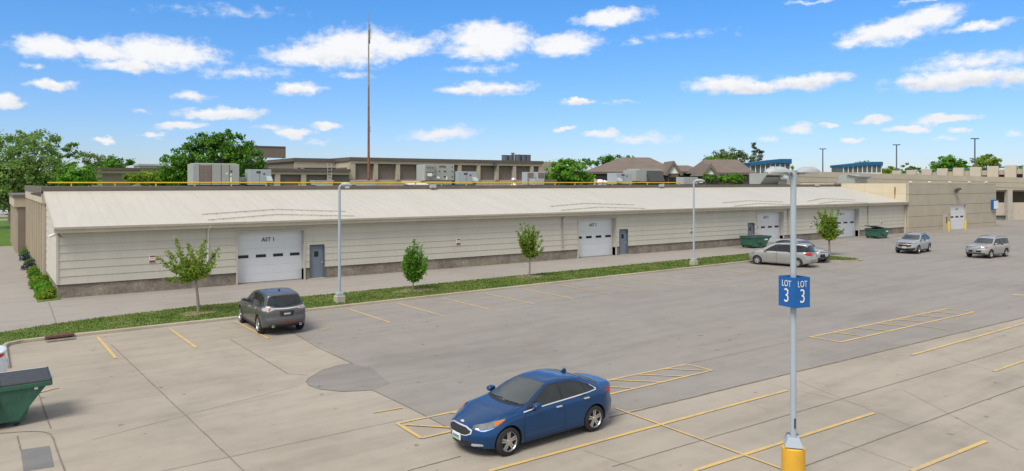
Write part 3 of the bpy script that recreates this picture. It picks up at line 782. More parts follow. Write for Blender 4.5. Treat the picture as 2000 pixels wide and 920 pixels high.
def sedan(name, label, loc, head, body, group=None, detail=True):
    c = Car(SEDAN, name, label, loc, head, body, 'car', group)
    c.patch('windscreen', sym([(.99, 0), (.97, .3), (.88, .56), (.78, .66), (.70, .665), (.06, .525), (.10, .25), (.11, 0)]), 'T', 'car_glass_front', .007)
    c.patch('rear_window', sym([(-1.03, 0), (-1.04, .3), (-1.08, .49), (-1.66, .575), (-1.72, .3), (-1.74, 0)]), 'T', 'car_glass', .007)
    c.doors([([(.93, .27), (.98, .60), (.90, .925), (.36, 1.225), (.04, 1.325), (-.26, 1.345), (-.29, .26)],
              [[(.80, .945), (.58, 1.07), (.30, 1.215), (.02, 1.305), (-.20, 1.32), (-.225, .975)]], (-.10, .86)),
             ([(-.30, .26), (-.27, 1.345), (-.70, 1.325), (-1.02, 1.25), (-1.17, 1.0), (-1.06, .80), (-.90, .52), (-.84, .28)],
              [[(-.29, .98), (-.275, 1.32), (-.66, 1.305), (-.96, 1.235), (-1.03, 1.015)]], (-1.0, .905))])
    for v in ('L', 'R'):
        c.patch('quarter_window', [(-1.065, 1.02), (-1.0, 1.225), (-1.16, 1.175), (-1.33, 1.085), (-1.35, 1.045)], v, 'car_glass', .012)
        c.patch('window_chrome', [(.97, .895), (.60, .925), (-.3, .962), (-1.1, 1.0), (-1.38, 1.025), (-1.41, 1.06), (-1.30, 1.13), (-1.24, 1.165), (-1.25, 1.145), (-1.345, 1.085), (-1.36, 1.045), (-1.1, 1.02), (-.3, .982), (.6, .943), (.95, .915)], v, 'chrome', .014, step=.04)
        c.patch('window_surround', [(.97, .915), (.84, .955), (.56, 1.10), (.28, 1.235), (.02, 1.325), (-.2, 1.34), (-.28, 1.34), (-.66, 1.325), (-1.0, 1.245), (-1.2, 1.175), (-1.35, 1.08), (-1.1, 1.01), (-.3, .972), (.6, .934)], v, 'black_trim', .0095)
    c.mirrors(.66, .95)
    c.patch('grille', symf([(0, .66), (.25, .655), (.40, .60), (.40, .55), (.30, .505), (0, .49)]), 'F', 'black_trim', .012)
    c.patch('grille_surround', symf([(0, .685), (.26, .68), (.43, .625), (.435, .54), (.31, .485), (0, .47)]), 'F', 'chrome', .006)
    c.patch('lower_grille', symf([(0, .36), (.36, .36), (.50, .33), (.46, .25), (0, .24)]), 'F', 'black_trim', .008)
    c.patch('bumper_lip', symf([(0, .235), (.55, .24), (.62, .225), (.5, .20), (0, .195)]), 'F', c.body_mat, .012)
    c.corner('headlight', [(2.14, .43, .645), (2.05, .60, .64), (1.9, .74, .655), (1.72, .83, .72), (1.52, .85, .82), (1.50, .83, .845), (1.75, .76, .80), (2.0, .60, .745), (2.12, .43, .71)], 38, 'headlamp')
    c.corner('indicator', [(1.78, .81, .71), (1.55, .85, .81), (1.53, .84, .832), (1.70, .79, .80), (1.80, .77, .765)], 38, 'lamp_amber', .013)
    c.corner('fog_light', [(2.2, .48, .33), (2.05, .68, .33), (2.02, .70, .30), (2.2, .52, .265), (2.22, .46, .28)], 35, 'chrome', .012)
    c.corner('tail_light', [(-2.18, .45, .90), (-2.05, .72, .87), (-1.85, .84, .90), (-1.70, .86, .98), (-1.85, .83, 1.015), (-2.1, .66, 1.0), (-2.2, .45, .98)], 138, 'lamp_red')
    c.plate('F', .425, 'plate_white', y=0); 
    p, nn = c.shoot('F', 0, .40)
    c.plate('B', .60, 'plate_white')
    # boot lid cut line, bonnet cut lines, antenna fin, wipers, emblem
    c.patch('bonnet_seam', [(2.05, .56), (1.6, .69), (1.12, .75), (1.12, .742), (1.6, .682), (2.05, .552)], 'T', 'black_trim', .003, both=True)
    c.patch('boot_seam', [(-1.79, -.6), (-1.80, 0), (-1.79, .6), (-1.80, .6), (-1.81, 0), (-1.80, -.6)], 'T', 'black_trim', .003)
    c.patch('cowl', sym([(1.09, 0), (1.06, .35), (.95, .62), (.86, .70), (.80, .67), (.90, .56), (.985, .3), (1.0, 0)]), 'T', 'black_trim', .005)
    p, nn = c.shoot('T', -.95, 0)
    mb = MB(); mb.prism([(-.86, p.z-.01), (-1.0, p.z+.075), (-1.06, p.z+.075), (-1.09, p.z-.02)], 'y', -.022, .022); mb.build('antenna_fin', c.body_mat, c.root, bevel=.006)
    for y0, y1 in ((.1, .55), (-.5, -.02)):
        q = [c.shoot('T', .97-.12*abs(y0+(y1-y0)*i/5)**2-.03*i/5, y0+(y1-y0)*i/5)[0]+Vector((0, 0, .02)) for i in range(6)]
        c.bar('wiper', q, .009, 'black_trim', n=5)
    p, nn = c.shoot('F', 0, .725)
    mb = MB(); M = Matrix.Translation(p+nn*.004) @ nn.to_track_quat('Z', 'Y').to_matrix().to_4x4() @ Matrix.Diagonal((1, .55, 1, 1))
    mb.lathe([(0, .006), (.055, .006), (.062, .0)], M, 20); em = mb.build('emblem', 'chrome', c.root)
    for v in ('L', 'R'):
        c.patch('sill_trim', [(.96, .20), (.96, .235), (-.9, .245), (-.9, .21)], v, 'black_trim', .004)
    return c
blue = sedan('parked_car', 'glossy dark blue sedan with silver five spoke wheels in the foreground', (11.12, 14.19), R(180.6), 'paint_blue')

EDGE = dict(xf=2.39, xb=-2.39, ax=(1.46, -1.39), wr=.375, rr=.275, spokes=5, tuck=.95, round=.12, swf=.34, swb=.22, arch=.055, wsx=.95, rsx=-2.0, wsw=.15, rsw=.12, cabz=1.02, handle='chrome',
    leanf=[(.2, .12), (.4, .03), (.6, 0), (.8, .03), (.95, .12), (1.1, .3)], leanb=[(.25, .2), (.45, .03), (.6, 0), (.75, .05), (.95, .07), (1.1, .12), (1.3, .1), (1.8, .1)],
    top=[(2.39, .86), (2.28, .95), (1.9, 1.05), (1.4, 1.11), (1.2, 1.14), (1.0, 1.21), (.2, 1.60), (-.05, 1.66), (-.6, 1.71), (-1.4, 1.69), (-1.8, 1.65), (-1.93, 1.60), (-2.18, 1.20), (-2.3, 1.09), (-2.39, 1.05)],
    belt=[(2.39, .76), (1.9, .92), (1.2, 1.01), (0, 1.05), (-1.4, 1.12), (-1.9, 1.13), (-2.2, 1.08), (-2.39, .98)],
    zb=[(2.39, .30), (1.9, .24), (1.0, .22), (-1.0, .22), (-1.9, .28), (-2.39, .36)],
    w=[(2.39, .80), (2.1, .89), (1.5, .94), (.8, .93), (-1.0, .93), (-1.5, .94), (-2.0, .915), (-2.39, .83)],
    wt=[(2.39, .68), (1.5, .78), (1.1, .80), (.5, .72), (.1, .665), (-.6, .65), (-1.5, .635), (-1.9, .645), (-2.15, .72), (-2.39, .74)],
    crown=[(2.39, .06), (1.4, .06), (1.0, .045), (.1, .06), (-.6, .065), (-1.8, .06), (-2.1, .04), (-2.39, .03)])
def crossover(spec, name, label, loc, head, body, look, group=None):
    c = Car(spec, name, label, loc, head, body, 'car', group); s = spec; B = body
    L_ = look
    c.patch('windscreen', sym(L_['ws']), 'T', 'car_glass_front', .007)
    c.doors(L_['doors'])
    for v in ('L', 'R'):
        if 'quarter' in L_: c.patch('quarter_window', L_['quarter'], v, 'car_glass', .012)
        if 'surround' in L_: c.patch('window_surround', L_['surround'], v, L_.get('surmat', 'black_trim'), .0085)
        if 'clad' in L_: c.patch('sill_cladding', L_['clad'], v, L_.get('cladmat', 'black_trim'), .008)
    c.mirrors(*L_['mirror'], m=L_.get('mirmat'))
    for nm, half, view, m, eps in L_['faces']: c.patch(nm, symf(half), view, m, eps, step=.06)
    for nm, pts, th, m, eps in L_['corners']: c.corner(nm, pts, th, m, eps)
    if 'rails' in L_: c.rails(*L_['rails'])
    if 'arch' in L_: c.arch_trim(L_['arch'])
    for v, z, m, mk in L_['plates']: c.plate(v, z, m, marks=mk)
    return c
EDGE_LOOK = dict(ws=[(1.12, 0), (1.08, .35), (.95, .66), (.86, .735), (.78, .735), (.14, .60), (.20, .3), (.22, 0)],
    doors=[([(1.02, .36), (1.04, .75), (.95, 1.045), (.42, 1.36), (.02, 1.545), (-.28, 1.585), (-.30, .34)], [[(.83, 1.085), (.40, 1.335), (.02, 1.515), (-.22, 1.55), (-.25, 1.105)]], (-.1, .97)),
           ([(-.32, .34), (-.29, 1.585), (-.75, 1.60), (-1.18, 1.575), (-1.28, 1.2), (-1.1, .86), (-.93, .56), (-.90, .36)], [[(-.33, 1.11), (-.31, 1.555), (-.75, 1.57), (-1.10, 1.545), (-1.18, 1.16)]], (-1.07, 1.03))],
    quarter=[(-1.25, 1.17), (-1.19, 1.54), (-1.45, 1.50), (-1.66, 1.40), (-1.74, 1.24), (-1.70, 1.19)],
    surround=[(.94, 1.055), (.82, 1.12), (.38, 1.36), (0, 1.54), (-.3, 1.585), (-.75, 1.60), (-1.2, 1.575), (-1.5, 1.52), (-1.72, 1.42), (-1.79, 1.22), (-1.70, 1.155), (-.3, 1.075)], surmat='black_trim',
    clad=[(1.0, .25), (1.0, .36), (-.92, .36), (-.92, .25)], mirror=(.72, 1.08),
    faces=[('rear_window', [(0, 1.585), (.52, 1.57), (.62, 1.52), (.70, 1.24), (.66, 1.19), (.3, 1.15), (0, 1.14)], 'B', 'car_glass', .012),
           ('tailgate_seam', [(0, .655), (.70, .655), (.70, .645), (0, .645)], 'B', 'black_trim', .003),
           ('tail_light_bar', [(0, 1.09), (.5, 1.10), (.5, 1.065), (0, 1.055)], 'B', 'chrome', .010),
           ('number_recess', [(0, 1.0), (.30, 1.0), (.26, .79), (0, .78)], 'B', 'black_trim', .005),
           ('bumper_reflector', [(0, .575), (.30, .585), (.30, .56), (0, .55)], 'B', 'lamp_red', .010),
           ('rear_bumper', [(0, .46), (.62, .48), (.72, .42), (.60, .36), (0, .36)], 'B', 'black_trim', .010),
           ('grille', [(0, .96), (.50, .93), (.56, .80), (.40, .64), (0, .62)], 'F', 'chrome', .010),
           ('lower_grille', [(0, .52), (.6, .5), (.55, .40), (0, .38)], 'F', 'black_trim', .010)],
    corners=[('headlight', [(2.2, .52, .84), (1.95, .80, .86), (1.72, .92, .95), (1.70, .92, 1.0), (1.95, .80, .98), (2.2, .52, .94)], 38, 'headlamp', .008),
             ('tail_light', [(-2.22, .50, 1.08), (-2.15, .64, 1.115), (-2.0, .86, 1.125), (-1.90, .92, 1.115), (-1.88, .93, 1.05), (-2.0, .90, 1.0), (-2.2, .66, 1.01), (-2.23, .52, 1.05)], 140, 'lamp_clear', .010),
             ('tail_light_lens', [(-2.16, .66, 1.09), (-2.13, .70, 1.10), (-2.12, .71, 1.03), (-2.16, .67, 1.02)], 140, 'lamp_red', .016)],
    plates=[('B', .89, 'flashing_dark', 'plate_white')])
grey = crossover(EDGE, 'parked_car', 'dark grey crossover parked nose to the grass strip, seen from behind', (10.14, 31.62), R(88.3), 'paint_grey', EDGE_LOOK)
p_, n_ = grey.shoot('T', -1.2, 0)
mb = MB(); mb.prism([(-1.1, p_.z-.01), (-1.2, p_.z+.07), (-1.26, p_.z+.07), (-1.30, p_.z-.02)], 'y', -.022, .022); mb.build('antenna_fin', 'black_trim', grey.root, bevel=.006)
for sg in (1, -1):
    mb = MB(); mb.lathe([(.03, -.05), (.05, -.05), (.052, .03), (.036, .03), (.034, -.04), (0, -.04)], Matrix.Translation((-2.27, sg*.56, .40)) @ Matrix.Rotation(R(-90), 4, 'Y'), 18)
    mb.build('exhaust_pipe', 'chrome', grey.root, angle=40)
grey.bar('rear_wiper', [grey.shoot('B', y, z)[0]+Vector((-.02, 0, 0)) for y, z in ((0, 1.19), (-.2, 1.21), (-.38, 1.26))], .010, 'black_trim')
VAN = dict(xf=2.55, xb=-2.55, ax=(1.56, -1.47), wr=.34, rr=.215, spokes=6, double=False, tuck=.955, round=.14, swf=.38, swb=.24, wsx=1.3, rsx=-2.1, wsw=.18, rsw=.1, cabz=1.05,
    leanf=[(.2, .14), (.4, .03), (.55, 0), (.75, .05), (.9, .16), (1.1, .3)], leanb=[(.25, .14), (.45, .02), (.6, 0), (.75, .05), (.95, .09), (1.2, .11), (1.8, .12)],
    top=[(2.55, .80), (2.4, .90), (2.0, 1.03), (1.7, 1.11), (1.45, 1.2), (1.0, 1.42), (.5, 1.63), (.2, 1.70), (-.3, 1.745), (-1.3, 1.74), (-2.0, 1.71), (-2.22, 1.65), (-2.38, 1.22), (-2.46, 1.1), (-2.55, 1.05)],
    belt=[(2.55, .72), (2.0, .92), (1.4, 1.02), (0, 1.06), (-1.5, 1.09), (-2.2, 1.08), (-2.55, 1.0)],
    zb=[(2.55, .26), (2.0, .21), (1.0, .20), (-1.0, .20), (-2.0, .25), (-2.55, .32)],
    w=[(2.55, .80), (2.2, .91), (1.6, .98), (.8, .98), (-1.2, .98), (-1.8, .97), (-2.2, .94), (-2.55, .86)],
    wt=[(2.55, .66), (1.8, .78), (1.4, .80), (.8, .74), (.2, .70), (-1, .70), (-2.0, .68), (-2.25, .70), (-2.55, .76)],
    crown=[(2.55, .06), (1.5, .05), (.5, .06), (-.5, .065), (-2.1, .06), (-2.55, .03)])
VAN_LOOK = dict(ws=[(1.58, 0), (1.52, .35), (1.36, .68), (1.22, .75), (1.12, .745), (.42, .64), (.50, .3), (.52, 0)],
    doors=[([(1.12, .30), (1.16, .70), (1.08, 1.03), (.62, 1.38), (.22, 1.58), (.10, 1.60), (.08, .29)], [[(.96, 1.09), (.60, 1.36), (.26, 1.545), (.14, 1.57), (.12, 1.10)]], (.24, .93)),
           ([(.06, .29), (.08, 1.61), (-.6, 1.64), (-1.02, 1.64), (-1.06, .82), (-.98, .5), (-.96, .30)], [[(.06, 1.11), (.07, 1.58), (-.6, 1.61), (-.95, 1.61), (-.98, 1.13)]], (-.02, .94))],
    quarter=[(-1.08, 1.14), (-1.05, 1.61), (-1.7, 1.59), (-2.02, 1.55), (-2.14, 1.2), (-2.10, 1.15)],
    surround=[(1.04, 1.07), (.6, 1.39), (.22, 1.585), (.1, 1.60), (-.6, 1.64), (-1.04, 1.64), (-1.72, 1.615), (-2.05, 1.575), (-2.18, 1.2), (-2.13, 1.13), (0, 1.08)],
    clad=[(1.1, .62), (1.1, .655), (-1.02, .66), (-1.02, .625)], cladmat='paint_silver_warm', mirror=(.95, 1.10),
    faces=[('rear_window', [(0, 1.62), (.56, 1.60), (.64, 1.50), (.72, 1.18), (.66, 1.13), (0, 1.12)], 'B', 'car_glass', .012),
           ('tail_garnish', [(0, 1.06), (.42, 1.07), (.42, 1.03), (0, 1.02)], 'B', 'paint_silver_warm', .02),
           ('rear_bumper', [(0, .60), (.86, .61), (.86, .59), (0, .58)], 'B', 'black_trim', .004),
           ('bumper_step', [(0, .38), (.7, .39), (.66, .34), (0, .335)], 'B', 'black_trim', .008),
           ('grille', [(0, .84), (.36, .83), (.42, .74), (.3, .68), (0, .67)], 'F', 'chrome', .010)],
    corners=[('headlight', [(2.35, .48, .72), (2.1, .80, .74), (1.85, .93, .84), (1.85, .93, .92), (2.1, .80, .90), (2.34, .5, .82)], 38, 'headlamp', .008),
             ('tail_light', [(-2.40, .44, 1.07), (-2.34, .70, 1.10), (-2.2, .90, 1.09), (-2.0, .97, 1.05), (-2.02, .97, .99), (-2.2, .92, .90), (-2.38, .68, .88), (-2.42, .46, .96)], 140, 'lamp_red', .010)],
    rails=(.1, -1.8, .62, 'black_trim', .05), plates=[('B', .88, 'plate_white', 'sign_blue')])
van = crossover(VAN, 'parked_car', 'silver minivan with roof rails and red tail lights behind the lot sign pole', (48.95, 31.75), R(103), 'paint_silver_warm', VAN_LOOK)

EDGE2 = dict(EDGE)
EDGE2_LOOK = dict(EDGE_LOOK)
EDGE2_LOOK.update(faces=[('rear_window', [(0, 1.56), (.50, 1.545), (.585, 1.48), (.66, 1.26), (.60, 1.215), (0, 1.16)], 'B', 'car_glass', .012),
        ('grille', [(0, 1.0), (.52, .97), (.62, .86), (.60, .78), (0, .77)], 'F', 'chrome', .012), ('grille_slot', [(0, .955), (.50, .93), (.54, .90), (0, .91)], 'F', 'black_trim', .016),
        ('grille_bar', [(0, .865), (.57, .85), (.56, .81), (0, .815)], 'F', 'black_trim', .016), ('lower_grille', [(0, .70), (.56, .70), (.60, .50), (.5, .44), (0, .43)], 'F', 'black_trim', .010),
        ('bumper_cladding', [(0, .40), (.72, .43), (.76, .36), (.6, .31), (0, .30)], 'F', 'black_trim', .012)],
    plates=[('F', .60, 'plate_white', 'sign_blue')], rails=(.0, -1.5, .60, 'black_trim', .05), arch=None)
EDGE2_LOOK.pop('arch')
edge2 = crossover(EDGE2, 'parked_car', 'silver crossover with chrome grille parked nose out beside the minivan', (53.0, 32.75), R(-95), 'paint_silver', EDGE2_LOOK)

EQ = dict(EDGE2); EQ.update(top=[(2.39, .88), (2.28, .97), (1.9, 1.06), (1.4, 1.12), (1.2, 1.15), (1.0, 1.22), (.25, 1.58), (0, 1.64), (-.6, 1.68), (-1.5, 1.655), (-1.95, 1.60), (-2.06, 1.54), (-2.26, 1.16), (-2.33, 1.08), (-2.39, 1.03)],
    w=[(2.39, .78), (2.1, .87), (1.5, .92), (.8, .91), (-1.0, .91), (-1.5, .92), (-2.0, .90), (-2.39, .80)], rr=.25)
EQ_LOOK = dict(EDGE2_LOOK); EQ_LOOK.update(
    faces=[('rear_window', [(0, 1.52), (.50, 1.505), (.585, 1.44), (.64, 1.24), (.58, 1.20), (0, 1.16)], 'B', 'car_glass', .012),
        ('grille', [(0, .98), (.48, .96), (.56, .88), (0, .86)], 'F', 'black_trim', .012), ('grille_chrome', [(0, .99), (.5, .97), (.58, .87), (0, .85)], 'F', 'chrome', .006),
        ('emblem', [(0, .87), (.11, .86), (.12, .82), (0, .81)], 'F', 'marking_yellow', .020),
        ('upper_grille', [(0, .82), (.54, .82), (.52, .70), (.4, .64), (0, .63)], 'F', 'black_trim', .012),
        ('bumper_cladding', [(0, .50), (.60, .52), (.76, .56), (.78, .44), (.6, .32), (0, .31)], 'F', 'black_trim', .012)],
    plates=[('F', .565, 'plate_white', 'sign_blue')])
eq = crossover(EQ, 'parked_car', 'silver crossover facing left in front of the beige block, left of the pale boxy one', (67.45, 30.55), R(187), 'paint_silver', EQ_LOOK)

ESC = dict(EDGE2); ESC.update(xf=2.22, xb=-2.22, ax=(1.36, -1.26), wr=.36, rr=.235, spokes=6, double=False, wsx=.8, rsx=-2.1, rsw=.04, swf=.22, swb=.14,
    top=[(2.22, .98), (2.12, 1.03), (1.7, 1.09), (1.3, 1.12), (1.1, 1.15), (.95, 1.2), (.35, 1.58), (.1, 1.66), (-.4, 1.70), (-1.5, 1.70), (-2.0, 1.67), (-2.08, 1.60), (-2.17, 1.2), (-2.2, 1.1), (-2.22, 1.06)],
    belt=[(2.22, .84), (1.7, .98), (1.2, 1.03), (0, 1.06), (-1.5, 1.09), (-2.22, 1.04)],
    zb=[(2.22, .34), (1.7, .28), (1.0, .26), (-1.0, .26), (-1.7, .3), (-2.22, .38)],
    w=[(2.22, .82), (2.0, .88), (1.5, .905), (-1.5, .905), (-2.0, .88), (-2.22, .84)],
    wt=[(2.22, .72), (1.3, .78), (1.0, .78), (.4, .70), (0, .675), (-1.5, .67), (-2.05, .68), (-2.22, .76)],
    crown=[(2.22, .05), (1.2, .05), (.1, .05), (-1.5, .055), (-2.22, .03)],
    leanf=[(.3, .06), (.45, .0), (.7, 0), (.85, .04), (1.0, .08), (1.2, .16)], leanb=[(.3, .1), (.5, 0), (.7, 0), (1.0, .04), (1.2, .05), (1.8, .06)])
ESC_LOOK = dict(EDGE2_LOOK); ESC_LOOK.update(ws=[(1.06, 0), (1.02, .35), (.92, .64), (.84, .72), (.78, .72), (.32, .615), (.36, .3), (.37, 0)],
    doors=[([(.92, .36), (.94, .75), (.88, 1.05), (.46, 1.36), (.24, 1.53), (-.30, 1.565), (-.32, .35)], [[(.78, 1.09), (.45, 1.33), (.22, 1.50), (-.25, 1.53), (-.27, 1.10)]], (-.14, .98)),
           ([(-.34, .35), (-.32, 1.565), (-1.0, 1.575), (-1.12, 1.2), (-.98, .86), (-.82, .56), (-.80, .36)], [[(-.36, 1.11), (-.34, 1.54), (-.94, 1.55), (-1.06, 1.14)]], (-.95, 1.0))],
    quarter=[(-1.16, 1.15), (-1.08, 1.55), (-1.78, 1.54), (-1.88, 1.5), (-1.92, 1.2), (-1.88, 1.15)],
    surround=[(.86, 1.06), (.44, 1.36), (.22, 1.535), (-.3, 1.57), (-1.1, 1.58), (-1.85, 1.565), (-1.95, 1.19), (-1.9, 1.125), (0, 1.07)], mirror=(.70, 1.09),
    faces=[('rear_window', [(0, 1.56), (.56, 1.55), (.62, 1.2), (0, 1.18)], 'B', 'car_glass', .012), ('grille', [(0, .99), (.50, .98), (.52, .80), (0, .79)], 'F', 'chrome', .010),
        ('grille_slot', [(0, .965), (.48, .955), (.485, .915), (0, .925)], 'F', 'black_trim', .015), ('grille_bar', [(0, .86), (.48, .86), (.485, .815), (0, .815)], 'F', 'black_trim', .015),
        ('lower_grille', [(0, .66), (.46, .66), (.5, .50), (0, .49)], 'F', 'black_trim', .010), ('bumper_cladding', [(0, .44), (.74, .46), (.76, .38), (0, .35)], 'F', 'black_trim', .010)],
    corners=[('headlight', [(2.14, .52, .82), (1.98, .78, .83), (1.90, .84, .86), (1.90, .84, 1.0), (1.98, .78, 1.0), (2.12, .54, .98)], 30, 'headlamp', .008),
             ('indicator', [(1.95, .82, .86), (1.80, .90, .87), (1.78, .90, .96), (1.94, .82, .98)], 48, 'lamp_amber', .012),
             ('tail_light', [(-2.16, .70, 1.10), (-2.1, .84, 1.12), (-1.98, .9, 1.10), (-1.98, .9, .82), (-2.1, .84, .80), (-2.16, .70, .82)], 140, 'lamp_red', .010)],
    rails=(.0, -1.8, .62, 'black_trim', .06), plates=[('F', .60, 'flashing_dark', 'plate_white')])
esc = crossover(ESC, 'parked_car', 'pale champagne boxy four wheel drive with amber indicators at the far right', (68.35, 24.95), R(176), 'paint_champagne', ESC_LOOK)
wq = at(17, 700, 23.0)
white = sedan('parked_car', 'white car behind the green dumpster at the left edge, tail light showing', (wq.x-2.30, wq.y-.3), R(180), 'paint_white')
# ------------------------------------------------------------------ the long workshop building
mat('siding_joint', (.41, .392, .335), .9)  # shadow line below each siding lap, painted as a darker strip
class WB(MB):
    """same as MB but drawn in the building's own lines: s along the facade, d back from it, z up"""
    def build(s, *a, **k):
        s.v = [(p[0]*FE.x, p[0]*FE.y+p[1], p[2]) for p in s.v]
        return MB.build(s, *a, **k)
def Wp(s, d, z): return Vector((FO.x+s*FE.x, FO.y+s*FE.y+d, z))
bld = thing('workshop_building', 'long low cream workshop with lap siding, white sloped metal roof and roll up doors', 'building', (FO.x, FO.y, 0))
S1 = fs(1766)[0]; EAVE = 3.86; RT = 5.72; RD = 8.1
def roofz(d): return EAVE+.06+(d+.45)*(RT-EAVE-.06)/(RD+.45)
def recess(px_open, px_panel):
    s1 = fs(px_open)[0]; lo, hi = .05, 1.5
    for _ in range(40):
        m = (lo+hi)/2
        if fs(px_panel, m)[0] < s1: lo = m
        else: hi = m
    return max(.12, min(.7, lo))
DOORS = [(464, 593.5, 589.2, 'AST 1'), (1129.5, 1202.4, 1195.2, 'AST 2'), (1478.5, 1529.7, 1522, 'AST 3'), (1627, 1676.8, 1669.3, 'AST 4')]
ENTRY = [(604.5, 633.5), (1209, 1225.8), (1460.3, 1473.2)]
op = []
for a, b, c_, tx in DOORS: op.append((fs(a)[0], fs(b)[0], 3.2, recess(b, c_), tx))
for a, b in ENTRY: op.append((fs(a)[0], fs(b)[0], 2.17, .12, None))
op.sort()
def lap(mb, s0, s1, z0, z1, course=.43, base=.74):
    z = z0
    while z < z1-1e-3:
        k = math.floor((z-base)/course+1e-6); zt = min(z1, base+(k+1)*course)
        f = lambda q: -.032+.027*(q-(base+k*course))/course
        mb.quad((s0, f(z), z), (s1, f(z), z), (s1, f(zt), zt), (s0, f(zt), zt)); mb.quad((s0, f(z), z), (s0, -.004, z), (s1, -.004, z), (s1, f(z), z))
        z = zt
def shade_lines(mb, s0, s1, z0, z1, base=.74, course=.43):  # thin dark strips in place of the shade under the laps
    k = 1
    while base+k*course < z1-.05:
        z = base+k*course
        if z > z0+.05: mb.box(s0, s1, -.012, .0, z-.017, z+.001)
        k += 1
spans = []; cur = 0.0
for s0, s1, zt, rc, tx in op: spans.append((cur, s0)); cur = s1
spans.append((cur, S1-.02))
mb = WB()
for s0, s1 in spans:
    if s1-s0 < .05: continue
    lap(mb, s0, s1, .74, 3.72)
    gv = WB(); shade_lines(gv, s0, s1, .74, 3.72); gv.build('lap_shade_lines', 'siding_joint', bld)['kind'] = 'stuff'
    pl = WB(); pl.box(s0, s1, .035, .4, -.05, .70); pl.build('plinth', 'plinth', bld)
    fl = WB(); fl.box(s0, s1, -.03, .045, .70, .742); fl.build('flashing', 'flashing_dark', bld)
for s0, s1, zt, rc, tx in op: lap(mb, s0, s1, zt+(.06 if tx else .05), 3.72)
# boards of the left gable wall
K = 30
d = .0
for i in range(8):
    z0 = .74+.43*i; z1 = z0+.43
    for zz, z2 in ((z0, z1),):
        dl = lambda q: 0.0 if q <= roofz(0)-.1 else (q+.1-roofz(0))*(RD+.45)/(RT-EAVE-.06)
        mb.quad((-.04, dl(z0), z0), (-.04, RD, z0), (-.004, RD, z1), (-.004, dl(z1), z1)); mb.quad((-.04, dl(z0), z0), (0, dl(z0), z0), (0, RD, z0), (-.04, RD, z0))
for i in range(8, 12):
    z0 = .74+.43*i; z1 = min(z0+.43, RT-.12); dl = lambda q: max(0, (q+.1-roofz(0))*(RD+.45)/(RT-EAVE-.06))
    if z1 <= z0: break
    mb.quad((-.04, dl(z0), z0), (-.04, RD, z0), (-.004, RD, z1), (-.004, min(RD, dl(z1)), z1)); mb.quad((-.04, dl(z0), z0), (0, dl(z0), z0), (0, RD, z0), (-.04, RD, z0))
mb.build('siding', 'siding', bld)
gv = WB(); pl = WB(); fl = WB()
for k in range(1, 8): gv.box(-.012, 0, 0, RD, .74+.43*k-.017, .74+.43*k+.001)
gv.build('lap_shade_lines', 'siding_joint', bld)['kind'] = 'stuff'
pl.box(.035, .4, .4, RD, -.05, .70); pl.build('plinth', 'plinth', bld); fl.box(-.03, .045, .045, RD, .70, .742); fl.build('flashing', 'flashing_dark', bld)
mb = WB(); mb.box(-.052, .06, -.052, .06, .742, 3.7); mb.build('corner_trim', 'trim_cream', bld)
# sloped roof with standing seams, gutter and soffit
mb = WB(); s_l, s_r = -.18, S1-.012
mb.prism([(-.50, EAVE+.03), (RD, RT+.0), (RD, RT-.10), (-.50, EAVE-.06)], 'x', s_l, s_r)
k = 0
while s_l+.1+k*.61 < s_r-.05:
    x = s_l+.02+k*.61; mb.prism([(-.50, EAVE+.03), (RD-.02, RT), (RD-.02, RT+.010), (-.50, EAVE+.040)], 'x', x, x+.018); k += 1
rf = mb.build('sloped_roof', 'metal_roof', bld)
mb = WB(); mb.prism([(-.505, EAVE+.01), (-.63, EAVE+.02), (-.62, EAVE-.09), (-.56, EAVE-.12), (-.55, EAVE-.29), (-.505, EAVE-.29)], 'x', s_l, s_r); mb.build('gutter', 'gutter', bld)
mb = WB(); mb.box(s_l, s_r, -.50, -.46, EAVE-.28, EAVE-.064); mb.box(s_l+.0, s_r, -.46, -.045, EAVE-.15, EAVE-.11); mb.box(0, s_r, -.06, -.046, 3.66, EAVE-.152); mb.build('soffit', 'trim_cream', bld)
mb = WB(); mb.prism([(-.5, EAVE-.2), (RD, RT-.22), (RD, RT-.10), (-.5, EAVE-.065)], 'x', s_l, s_l+.10); mb.build('rake_trim', 'siding', bld)
